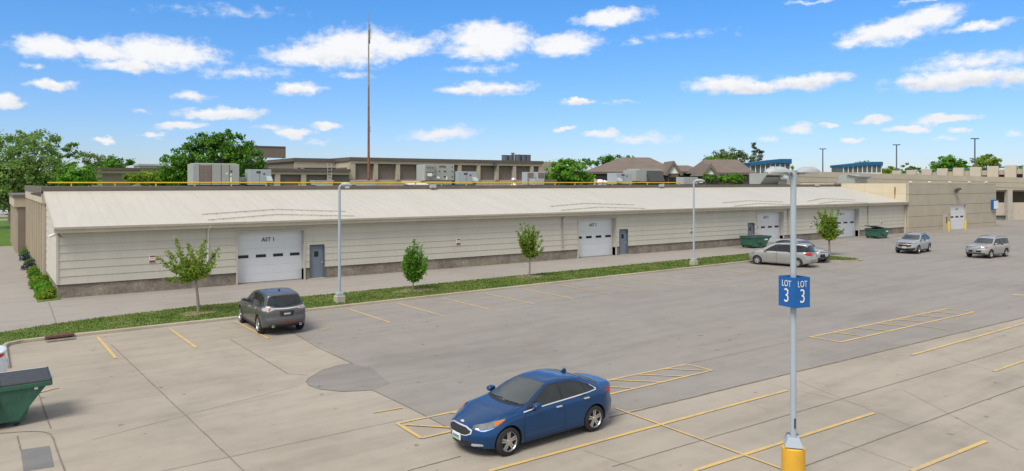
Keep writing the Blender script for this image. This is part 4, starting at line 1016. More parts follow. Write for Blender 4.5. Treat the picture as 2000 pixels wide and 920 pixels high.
# overhead doors and entry doors
for s0, s1, zt, rc, tx in op:
    if tx:
        mb = WB(); w = .1
        mb.box(s0-.09, s0+.0, -.062, rc, .0, zt+.09); mb.box(s1, s1+.09, -.062, rc, .0, zt+.09); mb.box(s0, s1, -.062, rc, zt, zt+.09)
        mb.build('door_surround', 'trim_cream', bld)
        d_ = WB(); n = 6; hh = zt/n
        for i in range(n): d_.box(s0+.002, s1-.002, rc, rc+.05, i*hh+.012, (i+1)*hh-.002); d_.box(s0+.002, s1-.002, rc+.006, rc+.04, i*hh, i*hh+.02)
        dr = d_.build('overhead_door', 'door_white', bld)
        W_ = s1-s0; nw = 4
        for i in range(nw):
            c0 = s0+W_*(.11+i*.26); g = WB(); g.box(c0-W_*.075, c0+W_*.075, rc-.012, rc+.02, 1.56, 1.75); gl = g.build('door_window', 'glass_dark', dr)
        p = Wp((s0+s1)/2-.02*W_, rc-.006, 2.66)-FO.to_3d()
        lettering(tx, .35, dr, p, (R(90), 0, FA), bold=.007, sx=.95)
        g = WB(); g.box(s0, s1, rc-.012, rc, .0, .022); g.build('door_seal', 'black_trim', dr)
    else:
        mb = WB(); mb.box(s0, s0+.05, -.05, rc, .03, zt); mb.box(s1-.05, s1, -.05, rc, .03, zt); mb.box(s0+.05, s1-.05, -.05, rc, zt-.05, zt)
        fr = mb.build('door_frame', 'frame_grey', bld)
        d_ = WB(); d_.box(s0+.052, s1-.052, rc-.04, rc+.01, .045, zt-.052); dr = d_.build('entry_door', 'door_grey', bld)
        g = WB(); m_ = (s0+s1)/2; g.box(m_-.16, m_+.12, rc-.048, rc-.03, 1.42, 1.78); g.build('door_pane', 'glass_dark', dr)
        g = WB(); g.box(s1-.16, s1-.09, rc-.10, rc-.04, 1.0, 1.1); g.build('door_handle', 'galvanised', dr)
        g = WB(); g.box(s0-.04, s1+.04, -.35, rc+.05, -.02, .045); g.build('door_sill', 'plinth_pale', bld)
# downspouts
for px in (405.5, 1097.5, 1538, 1694):
    s0 = fs(px)[0]; mb = WB()
    mb.tube([(s0, -.54, EAVE-.1), (s0, -.54, EAVE-.2), (s0, -.09, EAVE-.48), (s0, -.09, .95), (s0+.0, -.18, .78)], .05, 8); mb.build('downspout', 'white_paint' if px < 500 else 'gutter', bld, angle=50)
# snow rails above the doors: lines on the roof
def on_roof(px, py):
    d = ray(px); n_ = Vector((0, -(RT-EAVE-.06)/(RD+.45), 1)); 
    # roof plane follows the facade line, so solve by stepping along the sight line
    lo, hi = 20, 140
    g = lambda t: (CAMH+t*(HORIZ-py)/FPX)-roofz(t*d[1]-FO.y-(t*d[0]-FO.x)*FE.y/FE.x)-.0
    for _ in range(60):
        m = (lo+hi)/2
        if g(m) > 0: lo = m
        else: hi = m
    return Vector((lo*d[0]-FO.x, lo*d[1]-FO.y, CAMH+lo*(HORIZ-py)/FPX+.05))
for tri in (((394, 420), (541, 410), (675, 414)), ((406, 431), (541, 420), (692, 423)), ((1074, 404), (1141, 398), (1238, 400.7)), ((1095, 411.7), (1168.6, 405.3), (1261, 408)),
            ((1410.5, 397), (1461, 392.6), (1530, 395)), ((1433.5, 403.4), (1479.5, 398), (1544, 400)), ((1577, 393.7), (1606.7, 388), (1671, 391.4)), ((1600, 398), (1632, 393.7), (1696, 397))):
    pts = [on_roof(*q) for q in tri]; mb = MB()
    for a, b in zip(pts, pts[1:]):
        mb.tube([a, b], .022, 5)
        for i in range(int((b-a).length/.61)): q = a.lerp(b, (i+.5)/max(1, int((b-a).length/.61))); mb.box(q.x-.015, q.x+.015, q.y-.02, q.y+.04, q.z-.07, q.z+.0)
    mb.build('snow_rail', 'snow_rail', rf)
# flat roof behind, its dark fascia and the west wall of panels and posts
D2, D3 = RD+.02, 31.5
SR = fs(1632, RD)[0]
mb = WB(); mb.box(.0, S1+.0, D2+.2, D3, 5.5, 5.93); mb.build('flat_roof', 'gravel', bld)
mb = WB(); mb.box(-.28, SR, D2, D2+.2, 5.73, 6.03); mb.build('fascia', 'fascia_brown', bld)
mb = WB(); mb.box(SR, S1-.012, D2, D2+.2, 6.03, 6.13); mb.box(SR-.0, S1-.012, D2+.0, D2+.2, 5.94, 6.03); mb.build('fascia', 'fascia_brown', bld)
mb = WB(); mb.box(-.28, -.06, D2+.2, D3, 5.60, 6.03); mb.build('fascia', 'fascia_brown', bld)
mb = WB(); mb.box(-.22, .1, D2, D3, 4.95, 5.60); mb.build('wall_band', 'panel_beige', bld)
mb = WB(); mb.box(.06, .3, D2+.1, D3-.05, 0, 4.95); mb.build('wall', 'panel_tan', bld)
nb = 9
for i in range(nb+1):
    y = D2+.1+(D3-D2-.5)*i/nb; mb = WB(); mb.box(-.2, .06, y, y+.32, 0, 4.95); mb.build('wall_post', 'panel_beige', bld)
mb = WB(); mb.box(S1-.5, S1-.05, D2+.2, D3, 0, 5.5); mb.box(.1, S1-.05, D3-.3, D3, 0, 5.5); mb.build('rear_wall', 'panel_tan', bld)
# vent windows and pipes on the west wall
mb = WB(); mb.box(.0, .06, D2+8.3, D2+9.2, 3.0, 4.6); mb.build('louvre', 'hvac_blue', bld)

def fac(px, py, d=0.0):
    """point of the facade plane (set back by d) seen at a pixel, in world coordinates"""
    s, t = fs(px, d); p = Wp(s, d, fz(py, t)); return p
# signs screwed to the siding
for px, py, lab in ((297, 505.5, 'small red and white no smoking sign left of the wide sapling'), (895, 472, 'small red and white sign on the siding between the second and third saplings'),
                    (1350, 450, 'small red and white sign on the siding beside the far grass strip lamp'), (1584, 439, 'small red and white sign on the siding left of the upright young tree'), (1721.5, 432, 'small red and white sign on the siding above the farthest dumpster')):
    p = fac(px, py, -.06); t_ = thing('warning_sign', lab, 'sign', p, FA, 'warning signs along the siding')
    mb = MB(); mb.box(-.16, .16, -.012, .03, -.22, .22); mb.build('sign_board', 'sign_white', t_)
    mb = MB(); mb.box(-.12, .15, -.02, -.0125, .10, .19); mb.box(-.15, .15, -.02, -.0125, -.215, -.08); mb.build('sign_band', 'sign_red', t_)
    mb = MB()
    for i in range(3): mb.box(-.1+i*.07, -.05+i*.07, -.018, -.0125, .0, .03)
    mb.build('sign_writing', 'lettering', t_)
# lights and camera
p = fac(104, 459, -.3)
t_ = thing('security_camera', 'white security camera with a looped cable under the left eave corner', 'camera', (FO.x-.02, FO.y-.25, 3.52), R(200))
mb = MB(); mb.tube([(0, 0, 0), (.12, 0, -.02), (.42, .02, -.12)], [.05, .085, .075], 10); mb.build('camera_body', 'white_paint', t_, angle=50)
mb = MB(); mb.tube([(-.25, -.0, .14), (-.05, 0, .1), (.02, 0, .02)], .035, 8); mb.build('bracket', 'white_paint', t_, angle=50)
mb = MB(); pts = [(-.1-.30*math.sin(a_)*0-.16*i, -.12, -.02-.26*math.sin(math.pi*i/8)) for i, a_ in enumerate([0]*9)]; pts = [(-.06-.085*i, -.14, .02-.24*math.sin(math.pi*i/8)) for i in range(9)]
mb.tube(pts, .02, 6); mb.build('cable', 'flashing_dark', t_, angle=60)
def flood(px, lab, face=-1):
    s, t = fs(px, RD); p = Wp(s, RD-.05, 5.86)
    t_ = thing('flood_light', lab, 'light', p, FA, 'flood lights on the roof fascia')
    mb = MB(); mb.prism([(-.34, -.02), (-.30, .26), (0, .20), (0, -.08)], 'x', -.27, .27); mb.build('lamp_housing', 'hvac_grey', t_, bevel=.02)
    mb = MB(); mb.box(-.24, .24, -.30, -.02, -.075, -.055); mb.build('lamp_glass', 'lens_white', t_)
    mb = MB(); mb.box(-.06, .06, -.0, .08, -.15, .1); mb.build('bracket', 'fascia_brown', t_)
flood(843, 'grey flood light on the dark fascia below the large HVAC unit with bolts'); flood(1289, 'grey flood light on the dark fascia left of the far lamp head'); flood(1593, 'grey flood light at the right end of the dark fascia')
t_ = thing('wall_light', 'dark shoebox light on the west corner of the flat roof', 'light', Wp(-.28, D2+.05, 5.62), R(90))
mb = MB(); mb.prism([(0, -.25), (.55, -.08), (.55, .02), (0, .05)], 'x', -.0, .4); mb.build('lamp_housing', 'fascia_brown', t_); mb = MB(); mb.box(.03, .37, .05, .5, -.26, -.25); mb.build('lamp_glass', 'lens_white', t_)
p = fac(1391, 415, -.35)
for i, dx in enumerate((-.35, .35)):
    t_ = thing('soffit_light', 'small grey twin spotlight head under the eave, %s one' % ('left' if i == 0 else 'right'), 'light', (p.x+dx, p.y, EAVE-.2), FA, 'spotlights under the eave')
    mb = MB(); mb.tube([(0, 0, .05), (0, -.02, -.05), (.02, -.16, -.16)], [.04, .05, .085], 10); mb.build('spot_head', 'hvac_grey', t_, angle=50)
    mb = MB(); mb.cyl((0, 0), .07, .045, .07, 12); mb.build('mount', 'white_paint', t_)
# rear wing beyond the west wall
wing = thing('rear_wing', 'lower panelled wing behind the far end of the workshop west wall', 'building', (FO.x-.75, FO.y+D3+.1, 0))
mb = MB(); mb.box(.0, 8, 0, 14, 0, 4.1); mb.build('wall', 'panel_tan', wing); mb = MB(); mb.box(-.3, 8.2, -.1, 14.2, 4.1, 4.95); mb.build('wall_band', 'panel_beige', wing); mb = MB(); mb.box(-.4, 8.3, -.2, 14.3, 4.95, 5.2); mb.build('fascia', 'fascia_brown', wing)
for i in range(5): mb = MB(); mb.box(-.22, .0, .1+i*3.3, .42+i*3.3, 0, 4.1); mb.build('wall_post', 'panel_beige', wing)

# ------------------------------------------------------------------ beige precast block at the right end
S2 = fs(1945.5, -.55)[0]
blk = thing('beige_block', 'plain beige precast concrete block with a white roll up door and yellow bollards', 'building', (FO.x, FO.y, 0))
DA, DB = fs(1847.6)[0], fs(1878.5)[0]; rc = recess(1878.5, 1875.5); ZT = 3.22
mb = WB(); f0 = -.55; zt = 6.17
js = [-.1]+[fz(y, fs(1829)[1]) for y in (436, 416.5, 397, 377.7)]+[6.0]
js = [-.1, .62, 2.0, 3.36, 4.76, 6.0]
for a, b in zip(js, js[1:]):
    for s0, s1 in ((S1, DA), (DB, S2)): mb.box(s0, s1, f0, f0+.25, a+.02, b-.02)
    if b > ZT+.05: mb.box(DA, DB, f0, f0+.25, max(a+.02, ZT), b-.02)
mb.box(S1, S2, f0, f0+.3, 6.02, zt)
mb.build('front_wall', 'precast', blk)
mb = WB(); mb.box(S1+.03, DA-.01, f0+.05, f0+.3, 0, 6.0); mb.box(DB+.01, S2-.03, f0+.05, f0+.3, 0, 6.0); mb.box(DA-.01, DB+.01, f0+.05, f0+.3, ZT+.02, 6.0); mb.build('joint_backing', 'precast_joint', blk)
mb = WB(); mb.box(S1, S1+.25, f0+.3, 14, 0, 6.15); mb.build('west_wall', 'cream_wall', blk)
mb = WB()
for y in (2.6, 5.0, 7.4): mb.box(S1-.006, S1, y, y+.03, 3.4, 6.1)
mb.box(S1-.006, S1, f0+.3, 9, 4.9, 4.93); mb.build('wall_joint', 'gutter', blk)
mb = WB(); 
mb.prism([(1.05, 5.72), (1.2, 5.75), (1.24, 5.2), (1.2, 4.6), (1.16, 4.05), (1.10, 4.06), (1.06, 4.7), (1.0, 5.3)], 'x', S1-.008, S1-.002)
mb.build('rust_stain', 'rust', blk)
mb = WB(); mb.box(S2-.25, S2, f0+.3, 14, 0, 6.15); mb.box(S1+.25, S2-.25, f0+.3, 14, 5.7, 5.95); mb.build('side_wall', 'precast', blk)
mb = WB(); mb.box(DA, DA+.1, f0+.02, f0+rc+.2, 0, ZT); mb.box(DB-.1, DB, f0+.02, f0+rc+.2, 0, ZT); mb.build('door_surround', 'panel_beige', blk)
d_ = WB(); hh = ZT/6; q = f0+rc
for i in range(6): d_.box(DA+.1, DB-.1, q, q+.05, i*hh+.02, (i+1)*hh-.004); d_.box(DA+.1, DB-.1, q+.012, q+.04, i*hh, i*hh+.02)
dr = d_.build('overhead_door', 'door_white', blk)
for i in range(3): g = WB(); c0 = DA+.1+(DB-DA-.2)*(.18+.32*i); g.box(c0-.4, c0+.4, q-.012, q+.02, 1.56, 1.78); g.build('door_window', 'glass_dark', dr)
lettering('AST 5', .3, dr, Wp((DA+DB)/2, q-.006, 2.66)-FO.to_3d(), (R(90), 0, FA), bold=.006)
u0, u1 = fs(1833.5)[0], fs(1842)[0]
mb = WB(); mb.box(u0, u1, f0-.06, f0-.001, 0, 2.05); mb.build('service_door', 'panel_beige', blk)
mb = WB(); mb.box(u1-.5, u1-.25, f0-.08, f0-.061, .95, 1.75); mb.build('door_pane', 'glass_dark', blk)
for px, lab in ((1853, 'yellow steel bollard left of the roll up door on the beige block'), (1885.5, 'yellow steel bollard right of the roll up door on the beige block')):
    s = fs(px, f0-1.2)[0]; p = Wp(s, f0-1.2, 0); t_ = thing('bollard', lab, 'bollard', p, 0, 'bollards guarding the beige block door')
    mb = MB(); mb.tube([(0, 0, 0), (0, 0, 1.15), (0, 0, 1.22), (0, 0, 1.25)], [.13, .13, .1, .03], 16); mb.build('post', 'bollard_yellow', t_, angle=40)
    mb = MB(); mb.cyl((0, 0), .17, 0, .05, 16); mb.build('base_collar', 'concrete_base', t_)
s, t = fs(1865, f0); p = Wp(s, f0, fz(373, t)); t_ = thing('flood_light', 'dark square flood light high on the beige block above its door', 'light', p, FA)
mb = MB(); mb.prism([(-.75, .1), (-.6, .45), (-.15, .2), (-.3, -.25)], 'x', -.4, .35); mb.build('lamp_housing', 'hvac_grille', t_, bevel=.03); mb = MB(); mb.prism([(-.76, .08), (-.745, .1), (-.31, -.2), (-.33, -.22)], 'x', -.3, .25); mb.build('lamp_glass', 'lens_white', t_); mb = MB(); mb.box(-.08, .08, -.3, 0, -.05, .1); mb.build('bracket', 'hvac_grille', t_)
for i, px in enumerate((1774, 1811, 1851, 1889, 1922)):
    s, t = fs(px, f0+.2); t_ = thing('roof_light', ['small pale light on the beige block roof edge, at its left corner', 'small pale light on the beige block roof edge, second from its left corner', 'small pale light on the beige block roof edge left of the dark flood light', 'small pale light on the beige block roof edge right of the dark flood light', 'small pale light on the beige block roof edge, nearest the right corner'][i], 'light', Wp(s, f0+.05, zt), FA, 'lights along the beige block roof edge')
    mb = MB(); mb.tube([(0, .1, 0), (0, .1, .12), (.03, -.05, .17)], .025, 6); mb.build('bracket', 'galvanised', t_); mb = MB(); mb.tube([(-.1, -.02, .18), (.22, -.14, .13)], [.07, .09], 10); mb.build('lamp_head', 'white_paint', t_, angle=50)
s, t = fs(1937.5, f0); z0, z1 = fz(408.5, t), fz(390.5, t); p = Wp(s, f0, z0)
t_ = thing('kiosk_sign', 'white and blue box sign mounted on the right corner of the beige block', 'sign', p, FA)
hh = z1-z0; mb = MB(); mb.box(-.35, 1.15, -.35, 0, 0, hh); mb.build('sign_box', 'sign_blue', t_); mb = MB(); mb.box(-.28, 1.1, -.37, -.352, .05, hh-.14); mb.build('sign_face', 'white_paint', t_); mb = MB(); mb.box(.35, .9, -.376, -.3705, hh*.55, hh*.58); mb.build('sign_writing', 'hvac_blue', t_)
# ------------------------------------------------------------------ things on the flat roof
RZ = 5.93
def roof_at(px, d): s, t = fs(px, d); return Wp(s, d, RZ), t
pipe = thing('gas_pipe', 'long yellow gas pipe raised on short stands along the roof edge', 'pipe', Wp(.6, D2+.9, RZ))
s_e = fs(1330, D2+.9)[0]-.6
mb = WB(); mb.tube([(-.5, 0, .34), (s_e*.5, 0, .335), (s_e, 0, .33)], .05, 8); mb.build('pipe_run', 'yellow_pipe', pipe, angle=50)
for i in range(24): mb = WB(); x = .8+i*(s_e-1)/23; mb.box(x-.04, x+.04, -.04, .04, 0, .29); mb.box(x-.15, x+.15, -.06, .06, 0, .05); mb.build('pipe_stand', 'yellow_pipe', pipe)
def unit(name, label, px0, px1, ytop, d, depth, m, face=None, group=None, hood=None):
    """a rooftop unit: casing on a curb, spanning two columns of the photograph at distance d behind the facade"""
    p0, t0 = roof_at(px0, d); p1, t1 = roof_at(px1, d); w = (p1-p0).length; h = fz(ytop, (t0+t1)/2)-RZ
    t_ = thing(name, label, 'HVAC unit', p0, FA, group)
    mb = MB(); mb.box(.08, w-.08, .08, depth-.08, 0, .16); mb.build('curb_base', 'flashing_dark', t_)
    return t_, w, h
t_, w, h = unit('rooftop_unit', 'large grey green rooftop HVAC unit with brown louvres in front of the big tree', 377, 467.5, 320, 13.0, 2.2, 'hvac_grey')
mb = MB(); mb.box(0, w, 0, 2.2, .16, h); cs = mb.build('casing', 'hvac_grey', t_, bevel=.02)
for a in (.135, .39, .60, .78): mb = MB(); mb.box(w*a-.02, w*a+.02, -.012, 0, .2, h-.05); mb.build('panel_seam', 'hvac_grille', cs)
for a in (.14, .265):
    mb = MB(); mb.box(w*a+.03, w*a+w*.12, -.02, -.0, .3, h*.53); mb.box(w*a+.03, w*a+w*.12, -.02, -.0, h*.55, h-.12); mb.build('louvre', 'brown_panel', t_)
for a, z0, z1, m in ((.70, .55, .62, 'white_paint'), (.79, .5, .56, 'white_paint'), (.79, .2, .42, 'white_paint'), (.80, .64, .72, 'hvac_grille')): mb = MB(); mb.box(w*a, w*a+.14, -.014, -.001, h*z0, h*z1); mb.build('notice', m, t_)
mb = MB(); mb.box(w*.05, w*.95, .2, 2.0, h, h+.05); mb.build('lid', 'galvanised', t_)
t_, w, h = unit('rooftop_unit', 'small low vent box between the two left HVAC units', 468, 484, 346, 14.0, 1.0, 'hvac_grey')
mb = MB(); mb.box(0, w, 0, 1, .1, h); mb.build('casing', 'galvanised', t_, bevel=.02); mb = MB(); mb.box(.08, w-.08, -.012, 0, .15, h*.55); mb.build('louvre', 'hvac_grille', t_)
def blueunit(label, px0, px1, yt, d, side=1):
    t_, w, h = unit('rooftop_unit', label, px0, px1, yt, d, 1.5, 'hvac_blue', group='blue grey HVAC units on the flat roof')
    mb = MB(); mb.box(0, w, 0, 1.5, .16, h); c = mb.build('casing', 'hvac_blue', t_, bevel=.025)
    x0, x1 = (w*.75, w*1.0) if side > 0 else (0, w*.25)
    mb = MB(); mb.prism([(0, h*.62), (-.42, h*.36), (-.42, h*.30), (0, h*.34)], 'x', x0, x1); mb.build('hood', 'hvac_blue', t_); mb = MB(); mb.box(x0+.05, x1-.05, -.012, 0, h*.16, h*.33); mb.build('louvre', 'hvac_grille', t_)
    mb = MB(); mb.box(w*.3, w*.5, -.012, 0, h*.78, h*.9); mb.box(w*.62, w*.7, -.012, 0, h*.7, h*.8); mb.build('notice', 'hvac_grille', t_)
    mb = MB(); mb.box(w*.45-.01, w*.45+.01, -.008, 0, .2, h-.04); mb.build('panel_seam', 'hvac_grille', t_)
    return t_, w, h
blueunit('blue grey HVAC unit with side hood left of the antenna mast', 488, 530, 331, 12.5)
# bolted unit behind the middle of the roof
t_, w, h = unit('rooftop_unit', 'grey HVAC unit covered in black bolts with a red label', 829, 887, 321.5, 12.5, 1.9, 'hvac_grey')
mb = MB(); mb.prism([(0, .55), (0, h), (1.9, h), (1.9, .4)], 'x', .15, w); mb.prism([(-.15, .7), (-.3, h-.03), (0, h-.03), (0, .7)], 'x', -.1, w*.3); c = mb.build('casing', 'hvac_grey', t_, bevel=.015)
mb = MB()
for a in (.34, .50, .66, .70, .93):
    for b in (.9, .68, .42): mb.rbox((w*a, -.02, .1+h*b*.95), (.09, .04, .09))
for a in (.06, .14, .22):
    for b in (.86, .62, .42): mb.rbox((w*a, -.3+.0, .1+h*b*.93), (.09, .08, .09))
mb.build('bolts', 'black_trim', t_)['kind'] = 'stuff'
mb = MB(); mb.box(w*.53, w*.65, -.025, 0, h*.88, h*.96); mb.build('label_plate', 'sign_red', t_)
mb = MB(); mb.box(w*.05, w*.2, -.34, -.30, h*.45, h*.6); mb.box(w*.4, w*.5, -.12, 0, h*.35, h*.45); mb.box(w*.72, w*.76, -.06, 0, h*.3, h*.45); mb.build('junction_box', 'white_paint', t_)
mb = MB(); mb.prism([(.1, .16), (.1, .5), (1.8, .4), (1.8, .16)], 'x', .3, w-.2); mb.build('plenum', 'galvanised', t_)
blueunit('blue grey HVAC unit with corner hood right of the bolted unit', 895, 931, 335, 12.0)
t_ = thing('duct', 'flat silver duct lying on the roof left of the bolted unit', 'duct', roof_at(800, 11.5)[0], FA); mb = MB(); mb.prism([(0, .2), (1.6, .42), (1.6, .36), (0, .12)], 'x', 0, 1.9); mb.build('duct_top', 'white_paint', t_); mb = MB(); mb.box(.1, 1.8, .2, 1.5, 0, .14); mb.build('duct_base', 'flashing_dark', t_)
for k, (p0, p1) in enumerate(((1029.5, 1043), (1050, 1064))):
    t_, w, h = unit('rooftop_fan', ['upright louvred fan box, left one of the pair beside the bright bush', 'upright louvred fan box, right one of the pair beside the bright bush'][k], p0, p1, 336, 12.5, .9, 'hvac_blue', group='louvred fan boxes')
    mb = MB(); mb.box(0, w, 0, .9, .12, h); mb.build('casing', 'hvac_blue', t_, bevel=.02); mb = MB(); mb.box(.07, w-.07, -.014, 0, h*.55, h-.08); mb.box(.07, w-.07, -.014, 0, .2, h*.5); mb.build('louvre', 'brown_panel', t_)
t_, w, h = unit('rooftop_unit', 'long low grey curb box at the foot of the bright bush', 1044, 1089, 349.5, 11.5, 1.2, 'hvac_grey'); mb = MB(); mb.box(0, w*.42, 0, 1.2, .12, h); mb.build('casing', 'galvanised', t_, bevel=.02); mb = MB(); mb.box(w*.43, w, .1, 1.2, .12, h*.95); mb.build('louvre', 'fascia_brown', t_)
t_ = thing('roof_vent', 'white turbine vent in front of the brown panelled building', 'vent', roof_at(1003.5, 12)[0]); mb = MB(); mb.tube([(0, 0, 0), (0, 0, .35), (0, 0, .4)], [.3, .18, .18], 12); mb.build('vent_stack', 'white_paint', t_, angle=40)
mb = MB(); mb.lathe([(.1, .38), (.26, .48), (.3, .62), (.22, .78), (0, .84)], n=16); mb.build('turbine_head', 'galvanised', t_, angle=40)
t_ = thing('roof_vent', 'white mushroom vents with a small standpipe at the right of the yellow pipe', 'vent', roof_at(1170, 10.5)[0]); mb = MB(); mb.tube([(-.6, 0, 0), (-.6, 0, .75)], .09, 8); mb.tube([(-.6, 0, .5), (-.2, 0, .6)], .07, 8); mb.build('standpipe', 'galvanised', t_, angle=50)
mb = MB(); mb.lathe([(.25, .0), (.25, .3), (.45, .35), (.4, .55), (.2, .66), (0, .68)], Matrix.Translation((.1, 0, 0)), 16); mb.build('vent_cap', 'white_paint', t_, angle=40); mb = MB(); mb.lathe([(.25, .0), (.25, .3), (.4, .35), (.35, .5), (0, .6)], Matrix.Translation((.9, .2, 0)), 16); mb.build('vent_cap', 'white_paint', t_, angle=40)
blueunit('pale blue HVAC unit with slanted hood right of the mushroom vents', 1204, 1235, 338, 12.0, -1)
t_, w, h = unit('rooftop_unit', 'grey HVAC unit with a big dark slanted grille in front of the brown roof', 1241, 1293, 330, 13, 2, 'hvac_grey')
mb = MB(); mb.box(0, w*.14, -.1, 2.0, .5, h-.15); mb.box(w*.145, w, 0, 2, .45, h); mb.build('casing', 'hvac_grey', t_, bevel=.02); mb = MB(); mb.prism([(-.03, h-.28), (-.55, .5), (-.5, .45), (0, .45), (0, h-.2)], 'x', w*.42, w*.98); mb.build('louvre', 'hvac_grille', t_); mb = MB(); mb.box(w*.4, w*.98, 0, 1.8, .16, .44); mb.build('support_frame', 'fascia_brown', t_)
t_, w, h = unit('rooftop_unit', 'low pale condenser behind the far grass strip lamp head', 1335, 1363, 346, 14, 1.2, 'galvanised'); mb = MB(); mb.box(0, w, 0, 1.2, .12, h); mb.build('casing', 'lamp_paint', t_, bevel=.02)
for a in (.08, .55): mb = MB(); mb.box(w*a, w*(a+.36), -.014, 0, .25, h-.12); mb.build('louvre', 'hvac_grey', t_)
t_, w, h = unit('rooftop_unit', 'grey HVAC hood with dark slanted grille below the left blue roofed tower', 1484, 1518, 338.5, 12, 1.8, 'hvac_grey'); mb = MB(); mb.prism([(-1.0, h-.25), (-1.0, h), (1.6, h), (1.6, .12), (0, .12)], 'x', 0, w); mb.build('casing', 'hvac_grey', t_, bevel=.02); mb = MB(); mb.prism([(-.97, h-.3), (-.06, .25), (-.02, .2), (-.99, h-.26)], 'x', .15, w*.82); mb.build('louvre', 'hvac_grille', t_)
t_, w, h = unit('rooftop_unit', 'small grey hooded vent right of the dark slanted grille', 1520, 1538, 341.5, 11.5, 1.2, 'hvac_grey'); mb = MB(); mb.box(.1, w-.1, 0, 1.2, .1, h); mb.build('casing', 'hvac_grey', t_); mb = MB(); mb.prism([(-.5, h*.55), (-.5, h*.68), (.2, h+.05), (1.2, h+.05), (1.2, h), (.2, h)], 'x', -.05, w+.05); mb.build('hood', 'lamp_paint', t_)
t_, w, h = unit('rooftop_unit', 'sloped grey roof hood standing above the cream wall', 1664, 1694, 341, 9.5, 3, 'hvac_grey'); mb = MB(); mb.prism([(0, .1), (0, h*.6), (-.8, h*.8), (-.8, h), (2.2, h), (2.6, .1)], 'x', .6, w); mb.build('casing', 'hvac_grey', t_); mb = MB(); mb.prism([(-.85, h*.8), (-.85, h+.04), (1, h+.04), (1, h+.0)], 'x', .3, w+.3); mb.build('hood', 'lamp_paint', t_)
# low skylight boxes left of the mast
for k, (p0, p1) in enumerate(((615, 653), (694, 735))):
    t_, w, h = unit('roof_hatch', ['low grey roof hatch left of the near lamp head', 'low grey roof hatch at the foot of the antenna mast'][k], p0, p1, 352.5, 12, 1.3, 'galvanised', group='low roof hatches'); mb = MB(); mb.box(.1, w-.1, .05, 1.2, .05, h-.08); mb.build('hatch_curb', 'galvanised', t_); mb = MB(); mb.box(0, w, 0, 1.3, h-.08, h); mb.build('hatch_lid', 'lamp_paint', t_, bevel=.01)
# antenna mast
pm, tm = roof_at(720, 13.5)
t_ = thing('antenna_mast', 'tall thin rusty antenna mast rising above the flat roof', 'mast', pm)
zt = fz(58, tm)-RZ; zr = fz(165, tm)-RZ; sc = tm/FPX
mb = MB(); mb.tube([(0, 0, 0), (0, 0, zr*.3), (0, 0, zr)], [2.6*sc, 2.3*sc, 1.7*sc], 10); mb.build('mast_tube', 'mast_rust', t_, angle=50)
mb = MB(); mb.tube([(0, 0, zr*.55), (0, 0, zr+.0), (0, 0, zt)], [2.0*sc, 1.75*sc, 1.3*sc], 8); mb.build('mast_extension', 'mast_grey', t_, angle=50)
mb = MB(); mb.tube([(0, 0, zt), (0, 0, fz(25, tm)-RZ)], [.7*sc, .45*sc], 6); mb.build('whip_antenna', 'mast_grey', t_)
z_a, z_b = fz(85, tm)-RZ, fz(47, tm)-RZ
mb = MB(); mb.tube([(2.4*sc, 0, z_a), (2.4*sc, 0, z_b)], .9*sc, 6); mb.tube([(0, 0, z_a+.3), (2.4*sc, 0, z_a+.3)], .5*sc, 5); mb.build('dipole', 'mast_grey', t_)
mb = MB(); mb.tube([(5*sc, 0, fz(75, tm)-RZ), (5*sc, 0, fz(56, tm)-RZ)], .5*sc, 6); mb.tube([(0, 0, fz(60, tm)-RZ), (5*sc, 0, fz(57, tm)-RZ)], .4*sc, 5); mb.build('dipole', 'mast_grey', t_)
mb = MB(); mb.tube([(2.5*sc, 0, fz(258, tm)-RZ), (3.6*sc, 0, fz(256, tm)-RZ), (3.6*sc, 0, fz(247, tm)-RZ), (0, 0, fz(245, tm)-RZ)], .5*sc, 5); mb.build('bracket', 'mast_grey', t_)
mb = MB(); mb.cyl((0, 0), .4, 0, .1, 12); mb.build('base_plate', 'fascia_brown', t_)

# ------------------------------------------------------------------ lamps
def grasslamp(px, pyb, pyt, label, head_px, front=False):
    q = gp(px, pyb, .1); t = (CAMH-.1)*FPX/(pyb-HORIZ); H_ = fz(pyt, t)
    t_ = thing('lamp_post', label, 'lamp post', (q[0], q[1], .1), FA*0-.0, 'lamp posts on the grass strip')
    mb = MB(); mb.prism([(-.235, -.235), (.235, -.235), (.235, .235), (-.235, .235)], 'z', -.1, .34); mb.build('footing', 'concrete_base', t_, bevel=.03)
    mb = MB(); mb.rbox((0, 0, .42), (.33, .33, .17)); mb.build('base_cover', 'pole_paint', t_, bevel=.03)
    H = H_-.1; mb = MB(); mb.tube([(0, 0, .5), (0, 0, H-.12)], [.078, .062], 12); mb.build('pole', 'pole_paint', t_, angle=50)
    L_ = (head_px-px)*t/FPX; dx, dy = RGT[0], RGT[1]
    mb = MB(); pts = [(0, 0, H-.14), (dx*.05, dy*.05, H-.05), (dx*.18, dy*.18, H-.02)]; mb.tube(pts, .06, 8); mb.build('arm', 'pole_paint', t_, angle=50)
    mb = MB(); prof = []
    n = 10
    for i in range(n+1):
        k = i/n; prof.append((dx*(.1+(L_-.1)*k), dy*(.1+(L_-.1)*k), H-.03+.05*math.sin(math.pi*min(1, .1+k*.9))))
    mb.tube(prof, [.05+.075*math.sin(math.pi*(.15+.8*i/n)) for i in range(n+1)], 12)
    o = mb.build('lamp_head', 'lamp_paint', t_, angle=60)
    mb = MB(); mb.tube([(p[0], p[1], p[2]-.05-.09*math.sin(math.pi*(.15+.8*i/n))) for i, p in enumerate(prof)][4:9], .07, 8); mb.build('lamp_glass', 'lens_white', t_, angle=50)
grasslamp(663, 590, 361, 'grey single arm lamp post just right of the grey crossover', 686)
grasslamp(1355, 517.5, 353, 'grey single arm lamp post right of the door marked 2', 1376)
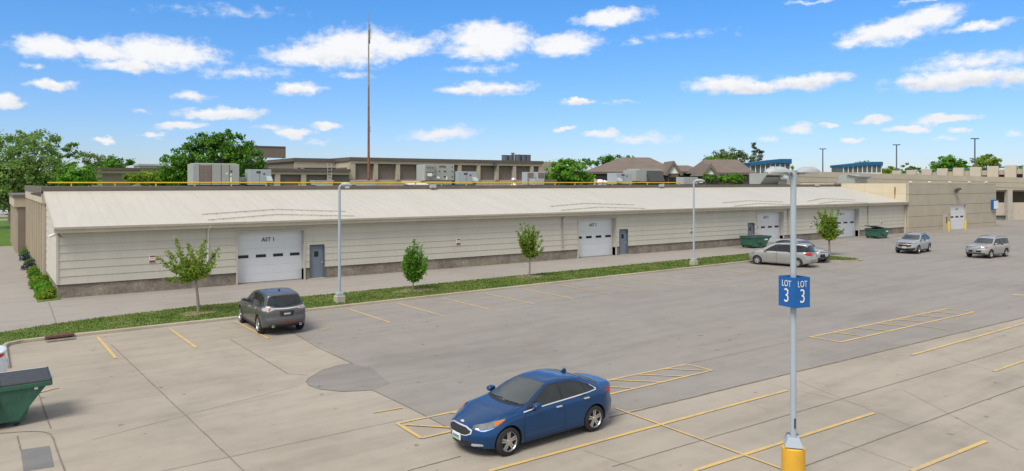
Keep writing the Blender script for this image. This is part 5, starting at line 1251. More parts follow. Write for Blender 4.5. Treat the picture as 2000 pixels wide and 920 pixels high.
# the twin lamp with the lot sign
LP = Vector(gp(1549.5, 943)); tl = Vector((LP.x, LP.y)).dot(Vector(FWD))
t_ = thing('lamp_post', 'tall grey twin arm lamp post on a yellow concrete base in the right foreground', 'lamp post', (LP.x, LP.y, 0))
zb = fz(875, tl-.1); zc = fz(861, tl)
mb = MB(); mb.tube([(0, 0, -.02), (0, 0, zb-.02), (0, 0, zb)], [.235, .235, .215], 40); mb.build('concrete_foot', 'yellow_base', t_, angle=40)
c45 = R(38)
mb = MB(); pr = [(-.16, -.16), (.16, -.16), (.16, .16), (-.16, .16)]
M = Matrix.Rotation(c45, 3, 'Z')
top = [M @ Vector((a*.72, b*.72, zb+.20)) for a, b in pr]; bot = [M @ Vector((a*1.18, b*1.18, zb+.02)) for a, b in pr]
k = len(mb.v); mb.add(bot+top, [(4, 5, 6, 7), (0, 1, 5, 4), (2, 3, 7, 6), (3, 0, 4, 7), (0, 3, 2, 1)]); mb.build('base_cover', 'pole_paint', t_, bevel=.008)
fl_ = [M @ Vector((.19, -.17, zb+.02)), M @ Vector((.21, .17, zb+.0)), M @ Vector((.125, .12, zb+.24)), M @ Vector((.12, -.115, zb+.22))]
mb = MB(); mb.add([p+M @ Vector((.05, .0, .0)) for p in fl_]+[p+M @ Vector((.062, 0, .003)) for p in fl_], [(0, 1, 2, 3), (7, 6, 5, 4), (0, 4, 5, 1), (1, 5, 6, 2), (2, 6, 7, 3), (3, 7, 4, 0)]); mb.build('loose_cover_flap', 'pole_paint', t_)
zh = fz(334, tl); r_ = 5.6*tl/FPX
mb = MB(); mb.tube([(0, 0, zb), (0, 0, zh)], [r_*1.05, r_*.98], 20); mb.build('pole', 'pole_paint', t_, angle=50)
mb = MB(); mb.cyl((0, 0), r_*1.04, zh, zh+.015, 20); mb.build('pole_cap', 'lamp_paint', t_)
mb = MB(); d_ = M @ Vector((0, -1, 0)); mb.rbox((-.035, -r_-.0, zb+.5), (.035, .02, .2)); mb.build('hand_hole', 'flashing_dark', t_)
pc = tl/FPX
for sg, xa, xb, yb_ in ((-1, 1486, 1543, 0), (1, 1555, 1609, 0)):
    dx, dy = RGT[0]*sg, RGT[1]*sg
    if sg > 0: dx, dy = RGT[0]*.9+FWD[0]*.42, RGT[1]*.9+FWD[1]*.42
    else: dx, dy = RGT[0]*-.98-FWD[0]*.18, RGT[1]*-.98-FWD[1]*.18
    L_ = (61 if sg < 0 else 70)*pc
    mb = MB(); mb.tube([(0, 0, zh-.34), (dx*.05, dy*.05, zh-.2), (dx*.09, dy*.09, zh-.09), (dx*.18, dy*.18, zh-.045), (dx*.32, dy*.32, zh-.04)], .03, 8); arm = mb.build('arm', 'pole_paint', t_, angle=60)
    # cobra style head: flat bottomed dome
    mb = MB(); n, m_ = 20, 10; vs = []; nx, ny = -dy, dx
    ln = math.hypot(nx, ny); nx /= ln; ny /= ln
    for i in range(n+1):
        k = i/n; x = .06+(L_-.06)*k; hw = .165*math.sin(math.pi*min(1, .16+.80*k))**.6; hz = .125*max(.06, math.sin(math.pi*(.08+.9*k)))**1.1 if k < .68 else .125*max(.06, math.sin(math.pi*(.08+.9*.68)))**1.1*(1-((k-.68)/.32))**.8+.035
        for j in range(m_+1):
            a = math.pi*j/m_; vs.append((dx*x+nx*hw*math.cos(a), dy*x+ny*hw*math.cos(a), zh-.03+hz*math.sin(a)))
    fs_ = [(i*(m_+1)+j, (i+1)*(m_+1)+j, (i+1)*(m_+1)+j+1, i*(m_+1)+j+1) for i in range(n) for j in range(m_)]
    fs_ += [(i*(m_+1), i*(m_+1)+m_, (i+1)*(m_+1)+m_, (i+1)*(m_+1)) for i in range(n)]+[tuple(range(m_+1)), tuple(n*(m_+1)+j for j in range(m_, -1, -1))]
    mb.add(vs, fs_); mb.build('lamp_head', 'lamp_paint', t_, angle=45)
    mb = MB(); x0, x1 = L_*.45, L_*.93; mb.add([(dx*x+nx*h, dy*x+ny*h, z) for z in (zh-.05, zh-.028) for x, h in ((x0, -.12), (x1, -.09), (x1, .09), (x0, .12))], [(0, 3, 2, 1), (4, 5, 6, 7), (0, 1, 5, 4), (1, 2, 6, 5), (2, 3, 7, 6), (3, 0, 4, 7)]); mb.build('lamp_glass', 'lens_white', t_)
# lot sign: a triangular three sided blue sign clamped round the pole
z1, z0 = fz(541.5, tl-.15), fz(600.5, tl-.15)
sg_ = thing('lot_sign', 'blue folded sign reading LOT 3 on two faces, clamped round the lamp pole', 'sign', (LP.x, LP.y, z0))
hS = z1-z0; rr_ = Vector((*ray(1549.5), 0)).normalized(); toC = -rr_; toL = Vector((rr_.y, -rr_.x, 0))
A_ = toL*(-27*pc)+toC*(-.02); B_ = toL*(2.5*pc)+toC*(.26); C_ = toL*(30*pc)+toC*(.0); D_ = toL*(2*pc)+toC*(-.28)
for a, b, nm in ((A_, B_, 'sign_panel'), (B_, C_, 'sign_panel'), (C_, D_, 'sign_panel'), (D_, A_, 'sign_panel')):
    e = (b-a).normalized(); nn = Vector((e.y, -e.x, 0)); mb = MB(); th = .012
    q = [a, b, b-nn*th, a-nn*th]; mb.add([(p.x, p.y, 0) for p in q]+[(p.x, p.y, hS) for p in q], [(0, 3, 2, 1), (4, 5, 6, 7), (0, 1, 5, 4), (1, 2, 6, 5), (2, 3, 7, 6), (3, 0, 4, 7)])
    pn = mb.build(nm, 'sign_blue', sg_)
    if (a, b) in ((A_, B_), (B_, C_)):
        c = (a+b)/2+nn*.004; rz = math.atan2(e.y, e.x); W_ = (b-a).length
        lettering('LOT', .185, pn, (c.x, c.y, hS*.77), (R(90), 0, rz), 'sign_white', -.001, .002, sx=.70)
        lettering('3', .41, pn, (c.x, c.y, hS*.36), (R(90), 0, rz), 'sign_white', -.003, .002, sx=.78)
# three lamps on the parking garage deck
for px, yt, yb, t, lab in ((1607, 289, 345, 175, 'dark twin head deck lamp left of the small blue roofed tower'), (1751, 281, 336, 165, 'dark twin head deck lamp right of the small blue roofed tower'), (1904, 269, 330, 150, 'dark twin head deck lamp between the two round green trees')):
    z0 = 6.4; p = at(px, yb, t); z1 = fz(yt+2, t); t_ = thing('deck_lamp', lab, 'lamp post', (p.x, p.y, z0), 0, 'lamps on the parking deck')
    mb = MB(); mb.tube([(0, 0, 0), (0, 0, z1-z0)], [.17, .13], 8); mb.build('pole', 'frame_grey', t_)
    for sg in (-1, 1): mb = MB(); mb.rbox((RGT[0]*sg*.45, RGT[1]*sg*.45, z1-z0+.02), (.62, .5, .2), math.atan2(RGT[1], RGT[0])); mb.build('lamp_head', 'frame_grey', t_)
    mb = MB(); mb.rbox((0, 0, .15), (.5, .5, .3)); mb.build('footing', 'concrete_base', t_)
# ------------------------------------------------------------------ waste containers, drain
def dumpster(label, loc, rz, length, lid_open=0.0, notice=True):
    t_ = thing('dumpster', label, 'dumpster', loc, rz, 'green waste dumpsters with slanted fronts')
    X1 = .75; X0 = X1-length; D = 1.45; zr = 1.06; w = .03
    prof = [(X0+.02, zr), (X1, zr), (X1-.42, .50), (X1-.66, .16), (X0+.25, .14), (X0+.05, .3)]
    mb = MB()
    for y in (0, D-.03): mb.prism(prof, 'y', y, y+.03)
    for a, b in zip(prof[1:], prof[2:]+[prof[0]]):
        d = Vector((b[0]-a[0], b[1]-a[1])).normalized(); n = Vector((-d.y, d.x))*.03; 
        mb.prism([a, b, (b[0]-n.x, b[1]-n.y), (a[0]-n.x, a[1]-n.y)], 'y', .03, D-.03)
    sh = mb.build('container', 'dumpster_green', t_)
    mb = MB(); mb.box(X0-.03, X1+.05, -.05, .0, zr-.10, zr+.015); mb.box(X0-.03, X1+.05, D, D+.05, zr-.10, zr+.015); mb.box(X1-.01, X1+.07, 0, D, zr-.10, zr+.015); mb.box(X0-.05, X0+.01, 0, D, zr-.10, zr+.015); mb.build('rim', 'dumpster_green', t_, bevel=.012)
    mb = MB(); xm = X0+length*.48
    mb.box(xm-.05, xm+.05, -.035, 0, .40, zr-.10); mb.box(X0+.12, X0+.2, -.035, 0, .3, zr-.1); mb.build('rib', 'dumpster_green', t_)
    mb = MB(); mb.box(xm-.5, xm+.06, -.16, -.036, .52, .72); mb.build('fork_pocket', 'dumpster_green', t_, bevel=.01)
    ls = X1-.02-(length)*.5
    for i, (a, b) in enumerate(((X0-.02, ls-.03), (ls+.03, X1+.06))):
        mb = MB(); n = 7
        mb.box(a, b, -.02, D+.02, .0, .03)
        for j in range(n): y = .1+(D-.2)*j/(n-1); mb.prism([(y-.06, .03), (y-.035, .065), (y+.035, .065), (y+.06, .03)], 'x', a+.04, b-.04)
        mb.box(a, a+.03, -.03, D+.03, -.03, .06); mb.box(b-.03, b, -.03, D+.03, -.03, .06)
        o = mb.build('lid', 'dumpster_lid', t_)
        if lid_open and i == 0:
            o.location = (0, 0, zr+.03); o.rotation_euler = (0, R(lid_open), 0); o.location.z += .02+.0*lid_open; o.location.x = 0
        else: o.location = (0, 0, zr+.02)
    mb = MB(); mb.tube([(X0-.02, D+.06, zr+.05), (X1+.05, D+.06, zr+.05)], .025, 8); mb.build('hinge_rod', 'galvanised', t_)
    for x in (X0+.3, X1-.74):
        for y in (.14, D-.14):
            mb = MB(); mb.rbox((x, y, .17), (.14, .12, .16)); lg = mb.build('caster_fork', 'dumpster_green', t_)
            mb = MB(); mb.tube([(x+.03, y-.035, .075), (x+.03, y+.035, .075)], .075, 14); mb.build('caster_wheel', 'tyre', lg, angle=40)
    mb = MB(); mb.prism([(X1-.70, .16), (X1-.42, .50), (X1-.55, .10), (X1-.7, .10)], 'y', .05, .12); mb.build('gusset', 'dumpster_green', t_)
    if notice: mb = MB(); mb.box(X1-.85, X1-.42, -.012, -.002, .74, .86); mb.build('notice', 'sign_white', t_)
    return t_
dl = dumpster('green dumpster with ribbed black lids and slanted front at the left edge', (.64, 22.42, 0), 0, 2.2, notice=False)
mb = MB(); mb.box(.42, .5, -.012, -.002, .90, .97); mb.build('notice', 'plate_white', dl)
mb = MB(); mb.box(-.62, -.40, -.012, -.002, .80, .93); mb.build('notice', 'sign_white', dl)
q = gp(1487, 484); dumpster('green dumpster with closed dark lids by the door marked 3', (q[0]+.35, q[1]-.2, 0), R(-8), 2.6)
q = gp(1723, 465.5); dumpster('green dumpster with one lid ajar against the siding near the beige block', (q[0]+.35, q[1]-.3, 0), R(-6), 2.5, lid_open=9)
q0, q1 = gp(91, 671), gp(141, 661.5)
L_ = math.hypot(q1[0]-q0[0], q1[1]-q0[1])
t_ = thing('storm_drain', 'rusty red iron storm drain inlet set into the curb', 'drain', (q0[0], 33.92, 0), math.atan2(q1[1]-q0[1], q1[0]-q0[0])*.15)
mb = MB(); mb.prism([(-.06, .02), (-.02, .155), (.30, .165), (.30, 0)], 'x', 0, L_); mb.build('inlet_casting', 'storm_iron', t_, bevel=.01)
mb = MB(); mb.box(.08, L_-.08, -.075, -.03, .025, .085); mb.build('opening', 'black_well', t_)
mb = MB(); mb.box(.0, L_, -.45, -.07, .016, .03); 
for i in range(14): mb.box(.06+i*(L_-.1)/14, .09+i*(L_-.1)/14, -.42, -.1, .03, .042)
mb.build('grate', 'joint', t_)
# bent black pipe at the far end of the planting bed
q = gp(50, 492); t_ = thing('standpipe', 'bent black standpipe beside the planting bed at the west wall', 'pipe', (q[0]+.3, q[1], 0)); mb = MB(); mb.tube([(0, 0, 0), (0, 0, .75), (.1, 0, .95), (.35, 0, 1.0), (.5, .0, .9)], .09, 8); mb.build('pipe_bend', 'black_trim', t_, angle=60); mb = MB(); mb.cyl((.6, .2), .16, 0, .6, 10); mb.build('pipe_cover', 'concrete_base', t_)

# ------------------------------------------------------------------ buildings behind
class LB(MB):
    """MB in metres along the picture columns at one distance: x = columns from px0, y away, z = height"""
    pass
def place(name, label, cat, px, t, rz=None, group=None):
    p = at(px, HORIZ, t); return thing(name, label, cat, (p.x, p.y, 0), FA if rz is None else rz, group)
# brown panelled building
TB = 92; PB = at(685, 320, TB); PB2 = Vector((PB.x, PB.y))
def bs(px, off=0): return fs(px, off, PB2, FE)
brown = thing('brown_building', 'long brown flat roofed building with beige posts and dark panels behind the mast', 'building', (PB.x, PB.y, 0), FA)
zt = fz(307, TB); zf = fz(313.2, TB); zb_ = fz(319, TB); zp = fz(351, TB)
se = bs(1057)[0]
mb = MB(); mb.box(0, se, .35, .6, 0, zb_); mb.build('wall_panels', 'brown_panel', brown)
mb = MB(); mb.box(-.1, se+.1, -.15, .2, zb_, zf); mb.build('wall_band', 'panel_beige', brown)
mb = MB(); mb.box(-.25, se+.25, -.3, 18, zf, zt); mb.build('fascia', 'brown_dark', brown)
mb = MB(); mb.box(0, se, 0, .35, 0, zp); mb.build('sill_wall', 'panel_beige', brown)
mb = MB(); mb.box(0, .4, .6, 18, 0, zf); mb.box(se-.4, se, .6, 18, 0, zf); mb.box(.4, se-.4, 17.6, 18, 0, zf); mb.build('side_wall', 'panel_tan', brown)
for px in (688, 734.5, 777.7, 819.6, 859, 898, 935, 971, 1005, 1039, 1055.5):
    s = bs(px)[0]; mb = MB(); w = .32 if px > 690 else .55; mb.box(s-w, s+w*.7, -.12, .34, zp, zb_); mb.build('wall_post', 'panel_beige', brown)
mb = MB(); s = bs(965)[0]; mb.prism([(-.5, zf-.5), (-.3, zf-.05), (0, zf-.1), (-.2, zf-.6)], 'x', s-.25, s+.25); mb.build('flood_light', 'hvac_grille', brown)
# condensers on its roof
for i, px in enumerate((986, 996, 1011, 1021.5, 1030.5)):
    p0, t0 = bs(px, 6); pp = PB+Vector((FE.x*p0+FN.x*6, FE.y*p0+FN.y*6, 0)); z_ = zt
    t_ = thing('condenser', ['dark round condenser on the brown roof, leftmost of the row', 'dark round condenser on the brown roof left of the chimney flue', 'dark round condenser on the brown roof just right of the chimney flue', 'dark round condenser on the brown roof, second from the right end', 'dark round condenser on the brown roof, rightmost of the row'][i], 'HVAC unit', (pp.x, pp.y, z_), 0, 'condensers on the brown roof')
    h = 1.05+.12*(i > 1); mb = MB(); mb.cyl((0, 0), .5, .0, h-.06, 14); mb.build('casing', 'frame_grey', t_, angle=40); mb = MB(); mb.cyl((0, 0), .52, h-.06, h, 14); mb.build('fan_guard', 'black_trim', t_)
p0, t0 = bs(1001.5, 6); pp = PB+Vector((FE.x*p0+FN.x*6, FE.y*p0+FN.y*6, 0)); t_ = thing('chimney_flue', 'short tan chimney flue among the condensers on the brown roof', 'chimney', (pp.x, pp.y, zt)); mb = MB(); mb.box(-.17, .17, -.17, .17, 0, 1.35); mb.build('flue_pipe', 'panel_tan', t_); mb = MB(); mb.box(-.22, .22, -.22, .22, 1.35, 1.45); mb.build('flue_cap', 'rust', t_)
# its recessed upper wing at the left and the low wing in front
rec = thing('brown_building', 'recessed brown upper wing with a dark slot window at the left of the panelled building', 'building', (PB.x, PB.y, 0), FA)
s0 = bs(576, 5)[0]; s1 = bs(655, 5)[0]; zt2 = fz(308.5, TB+1)
mb = MB(); mb.box(s0, .4, 5, 17, 0, zt2-.45); mb.prism([(s1, 4.99), (.0, .2), (.3, .2), (.3, 5.2), (s1, 5.2)], 'z', 0, zt2-.45); mb.build('wall', 'brown_panel', rec)
mb = MB(); mb.box(s0-.25, .3, 4.7, 17.2, zt2-.45, zt2); mb.prism([(s1-.2, 4.7), (-.25, -.0), (-.26, 4.7)], 'z', zt2-.44, zt2+.01); mb.build('fascia', 'brown_dark', rec)
mb = MB(); mb.box(s0-.1, s1, 4.85, 5.0, zt2-1.25, zt2-.45); mb.prism([(s1, 4.85), (-.1, .0), (-.1, .3), (s1, 5.0)], 'z', zt2-1.25, zt2-.46); mb.build('wall_band', 'panel_beige', rec)
for px in (577.5, 589): s = bs(px, 5)[0]; mb = MB(); mb.box(s-.2, s+.3, 4.87, 5.0, 0, zt2-1.25); mb.build('wall_post', 'panel_beige', rec)
s = bs(584, 5)[0]; mb = MB(); mb.box(s-.25, s+.1, 4.93, 5.0, zt2-3.5, zt2-1.25); mb.build('window', 'glass_dark', rec)
low = thing('brown_building', 'low brown wing with three dark panels right of the big tree', 'building', (PB.x, PB.y, 0), FA)
s0 = bs(528, -1)[0]; s1 = bs(684, -1)[0]; z1 = fz(330.5, TB-1); z2 = fz(336, TB-1); z3 = fz(341.5, TB-1)
mb = MB(); mb.box(s0, s1, -.6, 3.9, 0, z3); mb.build('wall_panels', 'brown_panel', low); mb = MB(); mb.box(s0, s1, -1.0, 4, z3, z2); mb.build('wall_band', 'panel_beige', low); mb = MB(); mb.box(s0-.2, s1, -1.2, 4.2, z2, z1); mb.build('fascia', 'brown_dark', low)
for px in (542.5, 593.5, 644): s = bs(px, -1)[0]; mb = MB(); mb.box(s-.3, s+.3, -1, -.6, 0, z3); mb.build('wall_post', 'panel_beige', low)
t_ = thing('roof_ladder', 'pale roof access ladder on the low brown wing', 'ladder', (0, 0, 0)); s = bs(644, -1.3)[0]; p = PB+Vector((FE.x*s-FN.x*-1.3*-1, FE.y*s+FN.y*-1.3, 0)); t_.location = (p.x, p.y, 0); t_.rotation_euler = (0, 0, FA)
mb = MB()
for x in (-.25, .25): mb.tube([(x, 0, 4.8), (x, 0, fz(321, TB)), (x, .6, fz(321, TB))], .05, 6)
for i in range(9): mb.tube([(-.25, 0, 5+i*.4), (.25, 0, 5+i*.4)], .035, 5)
mb.build('ladder_rails', 'galvanised', t_)
gb = place('grey_building', 'plain grey flat roofed building behind the big tree and the low brown wing', 'building', 480, 120); mb = MB(); W = 100*120/FPX; mb.box(0, W*1.15, 0, 10, 0, fz(317, 120)); mb.build('wall', 'brown_panel', gb); mb = MB(); mb.box(-.2, W*1.15+.2, -.2, 10.2, fz(317, 120), fz(315.5, 120)); mb.build('fascia', 'brown_dark', gb)
bb = place('billboard', 'brown back of a roof billboard standing above the big tree', 'billboard', 470, 112); W = 80*112/FPX*1.08; z0, z1 = fz(306.5, 112), fz(284.5, 112)
mb = MB(); mb.box(0, W, 0, 1.6, z0, z1); mb.build('board', 'brown_panel', bb); mb = MB(); mb.box(-.08, W+.08, -.08, 1.68, z1-.1, z1+.06); mb.box(W, W+.08, -.08, 1.68, z0-.05, z1-.1); mb.build('frame', 'brown_dark', bb)
for x in (1.0, 3.4): mb = MB(); mb.box(x-.2, x+.2, .6, 1.0, 0, z0); mb.build('post', 'brown_dark', bb)
# low building at the left
lw = place('brown_building', 'low brown building with dark wide window behind the left trees', 'building', 178, 118); W = 175*118/FPX*1.1; z1, z2, z3 = fz(327, 118), fz(331.5, 118), fz(338, 118)
mb = MB(); mb.box(0, W, .2, 12, 0, z3); mb.build('wall', 'panel_beige', lw); mb = MB(); mb.box(-.1, W, 0, 12, z3, z2); mb.build('wall_band', 'panel_beige', lw); mb = MB(); mb.box(-.4, W+.3, -.4, 12.4, z2, z1); mb.build('fascia', 'brown_dark', lw)
mb = MB(); mb.box(W*.1, W*.36, .12, .2, fz(362, 118), fz(339.5, 118)); mb.build('window', 'brown_panel', lw); mb = MB(); mb.box(W*.5, W*.8, .12, .2, fz(362, 118), fz(339.5, 118)); mb.build('window', 'brown_panel', lw)
fb = place('grey_building', 'distant pale grey building on the skyline left of the big tree', 'building', 272, 210); W = 46*210/FPX*1.1; mb = MB(); mb.box(0, W, 0, 12, 0, fz(321.5, 210)); mb.build('wall', 'hvac_grey', fb); mb = MB(); mb.box(-.3, W+.3, -.3, 12.3, fz(323.5, 210), fz(320, 210)); mb.build('fascia', 'galvanised', fb)
# offices with brown hip roofs
def office(label, px0, px1, ridge0, ridge1, yr, ye, t, gable=None, wins=()):
    rzv = math.atan2(RGT[1], RGT[0]); p = at(px0, HORIZ, t); o = thing('office_building', label, 'building', (p.x, p.y, 0), rzv); k = t/FPX
    W = (px1-px0)*k; D = 16; zr, ze = fz(yr, t+8), fz(ye, t)
    mb = MB(); mb.box(1.0, W-1.0, 1.0, D-1, 0, ze-.02); mb.build('wall', 'brick_brown', o)
    r0, r1 = (ridge0-px0)*k, (ridge1-px0)*k
    mb = MB(); vs = [(0, 0, ze), (W, 0, ze), (W, D, ze), (0, D, ze), (r0, D/2, zr), (r1, D/2, zr)]
    mb.add(vs, [(0, 1, 5, 4), (1, 2, 5), (2, 3, 4, 5), (3, 0, 4), (0, 3, 2, 1)]); mb.build('roof', 'roof_shingle', o)
    mb = MB(); mb.box(-.1, W+.1, -.12, -.0, ze-.35, ze+.05); mb.build('eave_fascia', 'brown_dark', o)
    for a, b in wins:
        mb = MB(); x0, x1 = (a-px0)*k, (b-px0)*k; mb.box(x0, x1, .9, 1.0, ze-2.2, ze-.7); fr = mb.build('window', 'frame_grey', o); mb = MB(); mb.box(x0+.12, x1-.12, .88, .9, ze-2.1, ze-.8); mb.build('pane', 'glass_dark', fr)
    for g0, g1, yp in (gable or ()):
        x0, x1 = (g0-px0)*k, (g1-px0)*k; zp_ = fz(yp, t); zg = ze-.3; xm = (x0+x1)/2
        mb = MB(); mb.prism([(x0+.25, zg), (x1-.25, zg), (xm, zp_-.5)], 'y', -1.4, 6); mb.build('gable_wall', 'white_paint', o)
        mb = MB(); mb.prism([(x0-.5, zg-.3), (xm, zp_), (xm, zp_-.75), (x0+.05, zg-.45)], 'y', -1.8, 7); mb.prism([(x1+.5, zg-.3), (xm, zp_), (xm, zp_-.75), (x1-.05, zg-.45)], 'y', -1.8, 7); mb.build('gable_roof', 'roof_shingle', o)
        mb = MB(); mb.box(x0+.3, x1-.3, -1.3, 1, 0, zg); mb.build('gable_base', 'brick_brown', o)
        mb = MB(); mb.box(x0+.5, x1-.5, -1.36, -1.3, zg-2.2, zg-.5); fr = mb.build('window', 'brown_dark', o)
        for q_ in (.18, .5, .82): mb = MB(); xx = x0+.5+(x1-x0-1)*q_; mb.box(xx-.36, xx+.36, -1.39, -1.36, zg-2.05, zg-.65); mb.build('pane', 'glass_dark', fr)
    return o
office('brown hip roofed office with a white gable behind the grey HVAC units', 1147, 1330, 1226, 1284, 307.5, 336, 138, [(1299, 1326, 314.5)], [(1168, 1196), (1226, 1242)])
office('small brown hip roofed office between the two gabled ones', 1318, 1388, 1340, 1362, 323, 335, 146, None, [(1330, 1340), (1350, 1362), (1368, 1380)])
office('brown roofed office with a white gable left of the blue roofed tower', 1376, 1476, 1398, 1466, 311.5, 337.5, 132, [(1371, 1396, 320)], [(1440, 1456)])
office('far brown roofed office left of the bright bush', 1030, 1130, 1062, 1100, 316, 338, 160)
# towers with blue roofs on the parking garage
def tower(label, px0, px1, pxm, yl, ym, yr, yw, t, corner=True):
    rzv = math.atan2(RGT[1], RGT[0]); p = at(px0, HORIZ, t); o = thing('stair_tower', label, 'tower', (p.x, p.y, 0), rzv, 'blue roofed glass stair towers'); k = t/FPX; W = (px1-px0)*k; D = 7
    zl, zm, zr = fz(yl, t), fz(ym, t), fz(yr, t); zw = fz(yw, t); zw0 = fz(yl+5.5, t); X = lambda px: (px-px0)*k
    mb = MB(); mb.prism([(0, zl), (X(pxm), zm), (W, zr), (W, zr-.95), (X(pxm), zm-.75), (0, zl-.6)], 'y', -.4, D); mb.build('roof', 'tower_blue', o)
    mb = MB(); mb.prism([(.2, 0), (.2, zl-.6), (X(pxm), zm-.78), (W-.2, zr-.96), (W-.2, 0)], 'y', .1, D-.4); mb.build('glazing', 'hvac_grille' if False else 'tower_glass', o)
    n = 8
    for i in range(n+1):
        x = .2+(W-.4)*i/n; zz = (zl-.62)+((zm-.78)-(zl-.6))*min(1, x/X(pxm)) if x < X(pxm) else zm-.8
        mb = MB(); mb.box(x-.08, x+.08, -.02, .1, 0, min(zz, zr-.96 if x > X(pxm) else zz)); mb.build('mullion', 'white_paint', o)
    mb = MB(); mb.box(.2, W-.2, -.015, .1, zw-.1, zw+.1); mb.build('transom', 'white_paint', o)
    return o
mat('tower_glass', (.10, .125, .12), .15, var=.3, scale=.5)
tower('larger blue roofed glass stair tower behind the twin lamp', 1464, 1545, 1523, 318, 310.5, 310.5, 344, 140)
tower('smaller blue roofed glass stair tower on the parking deck left of the deck lamp', 1646, 1723, 1702, 322, 316, 316, 338, 175)

# parking garage: spandrel wall towards the camera, columns and openings at the right, ramp parapet of square panels
gar = thing('parking_garage', 'beige concrete parking garage with open bays and square parapet panels', 'building', (0, 0, 0))
A3, B3 = at(2090, HORIZ, 121), at(1534, HORIZ, 114); A2, B2 = Vector((A3.x, A3.y)), Vector((B3.x, B3.y))
gd = (A2-B2).normalized(); gn = Vector((-gd.y, gd.x)); LG = (A2-B2).length
def gq(px):
    d = Vector(ray(px)); det = d.x*(-gd.y)-d.y*(-gd.x); t = (B2.x*(-gd.y)-B2.y*(-gd.x))/det; return (d*t-B2).dot(gd), t
def gw(s, o, z): p = B2+gd*s+gn*o; return (p.x, p.y, z)
def gbox(mb, s0, s1, o0, o1, za0, zb0, za1=None, zb1=None):
    za1 = za0 if za1 is None else za1; zb1 = zb0 if zb1 is None else zb1
    mb.add([gw(s0, o0, za0), gw(s1, o0, za1), gw(s1, o1, za1), gw(s0, o1, za0), gw(s0, o0, zb0), gw(s1, o0, zb1), gw(s1, o1, zb1), gw(s0, o1, zb0)], [(0, 3, 2, 1), (4, 5, 6, 7), (0, 1, 5, 4), (1, 2, 6, 5), (2, 3, 7, 6), (3, 0, 4, 7)])
s19, t19 = gq(1942); zT0, zT1 = fz(333.5, gq(1536)[1]), fz(347, gq(2000)[1]); sE = gq(2085)[0]
zTe = zT0+(zT1-zT0)*sE/gq(2000)[0]; zB = fz(371, t19)
mb = MB(); gbox(mb, 0, s19-1, 0, .4, 0, zT0, 0, zT0+(zTe-zT0)*(s19-1)/sE); gbox(mb, s19-1, sE, 0, .4, zB, zT0+(zTe-zT0)*(s19-1)/sE, zB, zTe); mb.build('spandrel_wall', 'precast', gar)
mb = MB()
for f in (.35, .68): gbox(mb, 0, sE, -.02, 0, zT0-2.6*f, zT0-2.6*f+.04, zTe-2.6*f, zTe-2.6*f+.04)
mb.build('wall_joint', 'precast_joint', gar)
zL = fz(396, t19)
mb = MB(); gbox(mb, s19-1, sE, .6, .9, 0, zL); mb.build('parapet_wall', 'parapet', gar)
mb = MB(); gbox(mb, s19-1, sE, .4, 18, zB-.25, zB); mb.build('deck_slab', 'precast', gar)
mb = MB(); gbox(mb, s19-1, sE, .9, 18, -.02, .03); mb.build('floor_slab', 'asphalt', gar)
for px in (1972, 2040): s = gq(px)[0]; mb = MB(); gbox(mb, s-.45, s+.45, -.1, .6, 0, zB); mb.build('column', 'concrete_base', gar)
mb = MB()
for px in (1940, 1964, 1988, 2004): s = gq(px)[0]; gbox(mb, s-.7, s+.7, 17, 17.4, 0, zB-.25)
gbox(mb, s19-1, sE, 17, 17.3, 0, fz(400, t19)-.6); mb.build('rear_column', 'precast', gar)
mb = MB(); s0, s1 = gq(1944)[0], gq(1969)[0]; gbox(mb, s0, s1, .3, .5, .45, .75); mb.build('barrier', 'flashing_dark', gar)
# ramp parapet
def wallu(px, U):
    d = ray(px); t = U/d[0]; return t*d[1], t
U0 = 150
ys = [(1742.4, 22.8), (1770, 24.0), (1799.9, 25.5), (1830, 27), (1861.5, 28.3), (1894, 29.7), (1928, 31.5), (1962, 33), (1997.7, 34.8)]
mb = MB(); va, ta = wallu(1660, U0); vb, tb = wallu(2060, U0); za, zb2 = CAMH+20*ta/FPX, CAMH+36*tb/FPX
mb.add([(U0+.5, va, 0), (U0+.5, vb, 0), (U0+.5, va, za-.75), (U0+.5, vb, zb2-.65), (U0+.9, va, 0), (U0+.9, vb, 0), (U0+.9, va, za-.75), (U0+.9, vb, zb2-.65)], [(0, 1, 3, 2), (4, 6, 7, 5), (2, 3, 7, 6), (0, 2, 6, 4), (1, 5, 7, 3), (0, 4, 5, 1)]); mb.build('ramp_wall', 'precast', gar)
for (px, h), nx in zip(ys, [y[0] for y in ys[1:]]+[2034]):
    w = (nx-px)*.63; v0, t0 = wallu(px, U0); v1, t1 = wallu(px+w, U0); z1 = CAMH+h*t0/FPX
    mb = MB(); mb.box(U0, U0+.4, min(v0, v1), max(v0, v1), z1-2.6, z1); mb.build('parapet_panel', 'parapet', gar)
    v2, t2 = wallu(nx, U0)
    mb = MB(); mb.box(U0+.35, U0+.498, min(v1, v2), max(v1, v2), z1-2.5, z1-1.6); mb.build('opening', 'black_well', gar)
    mb = MB(); mb.tube([(U0+.6, v1, z1-.25), (U0+.6, v2, z1-.2)], .14, 6); mb.build('guard_rail', 'rail_teal', gar)
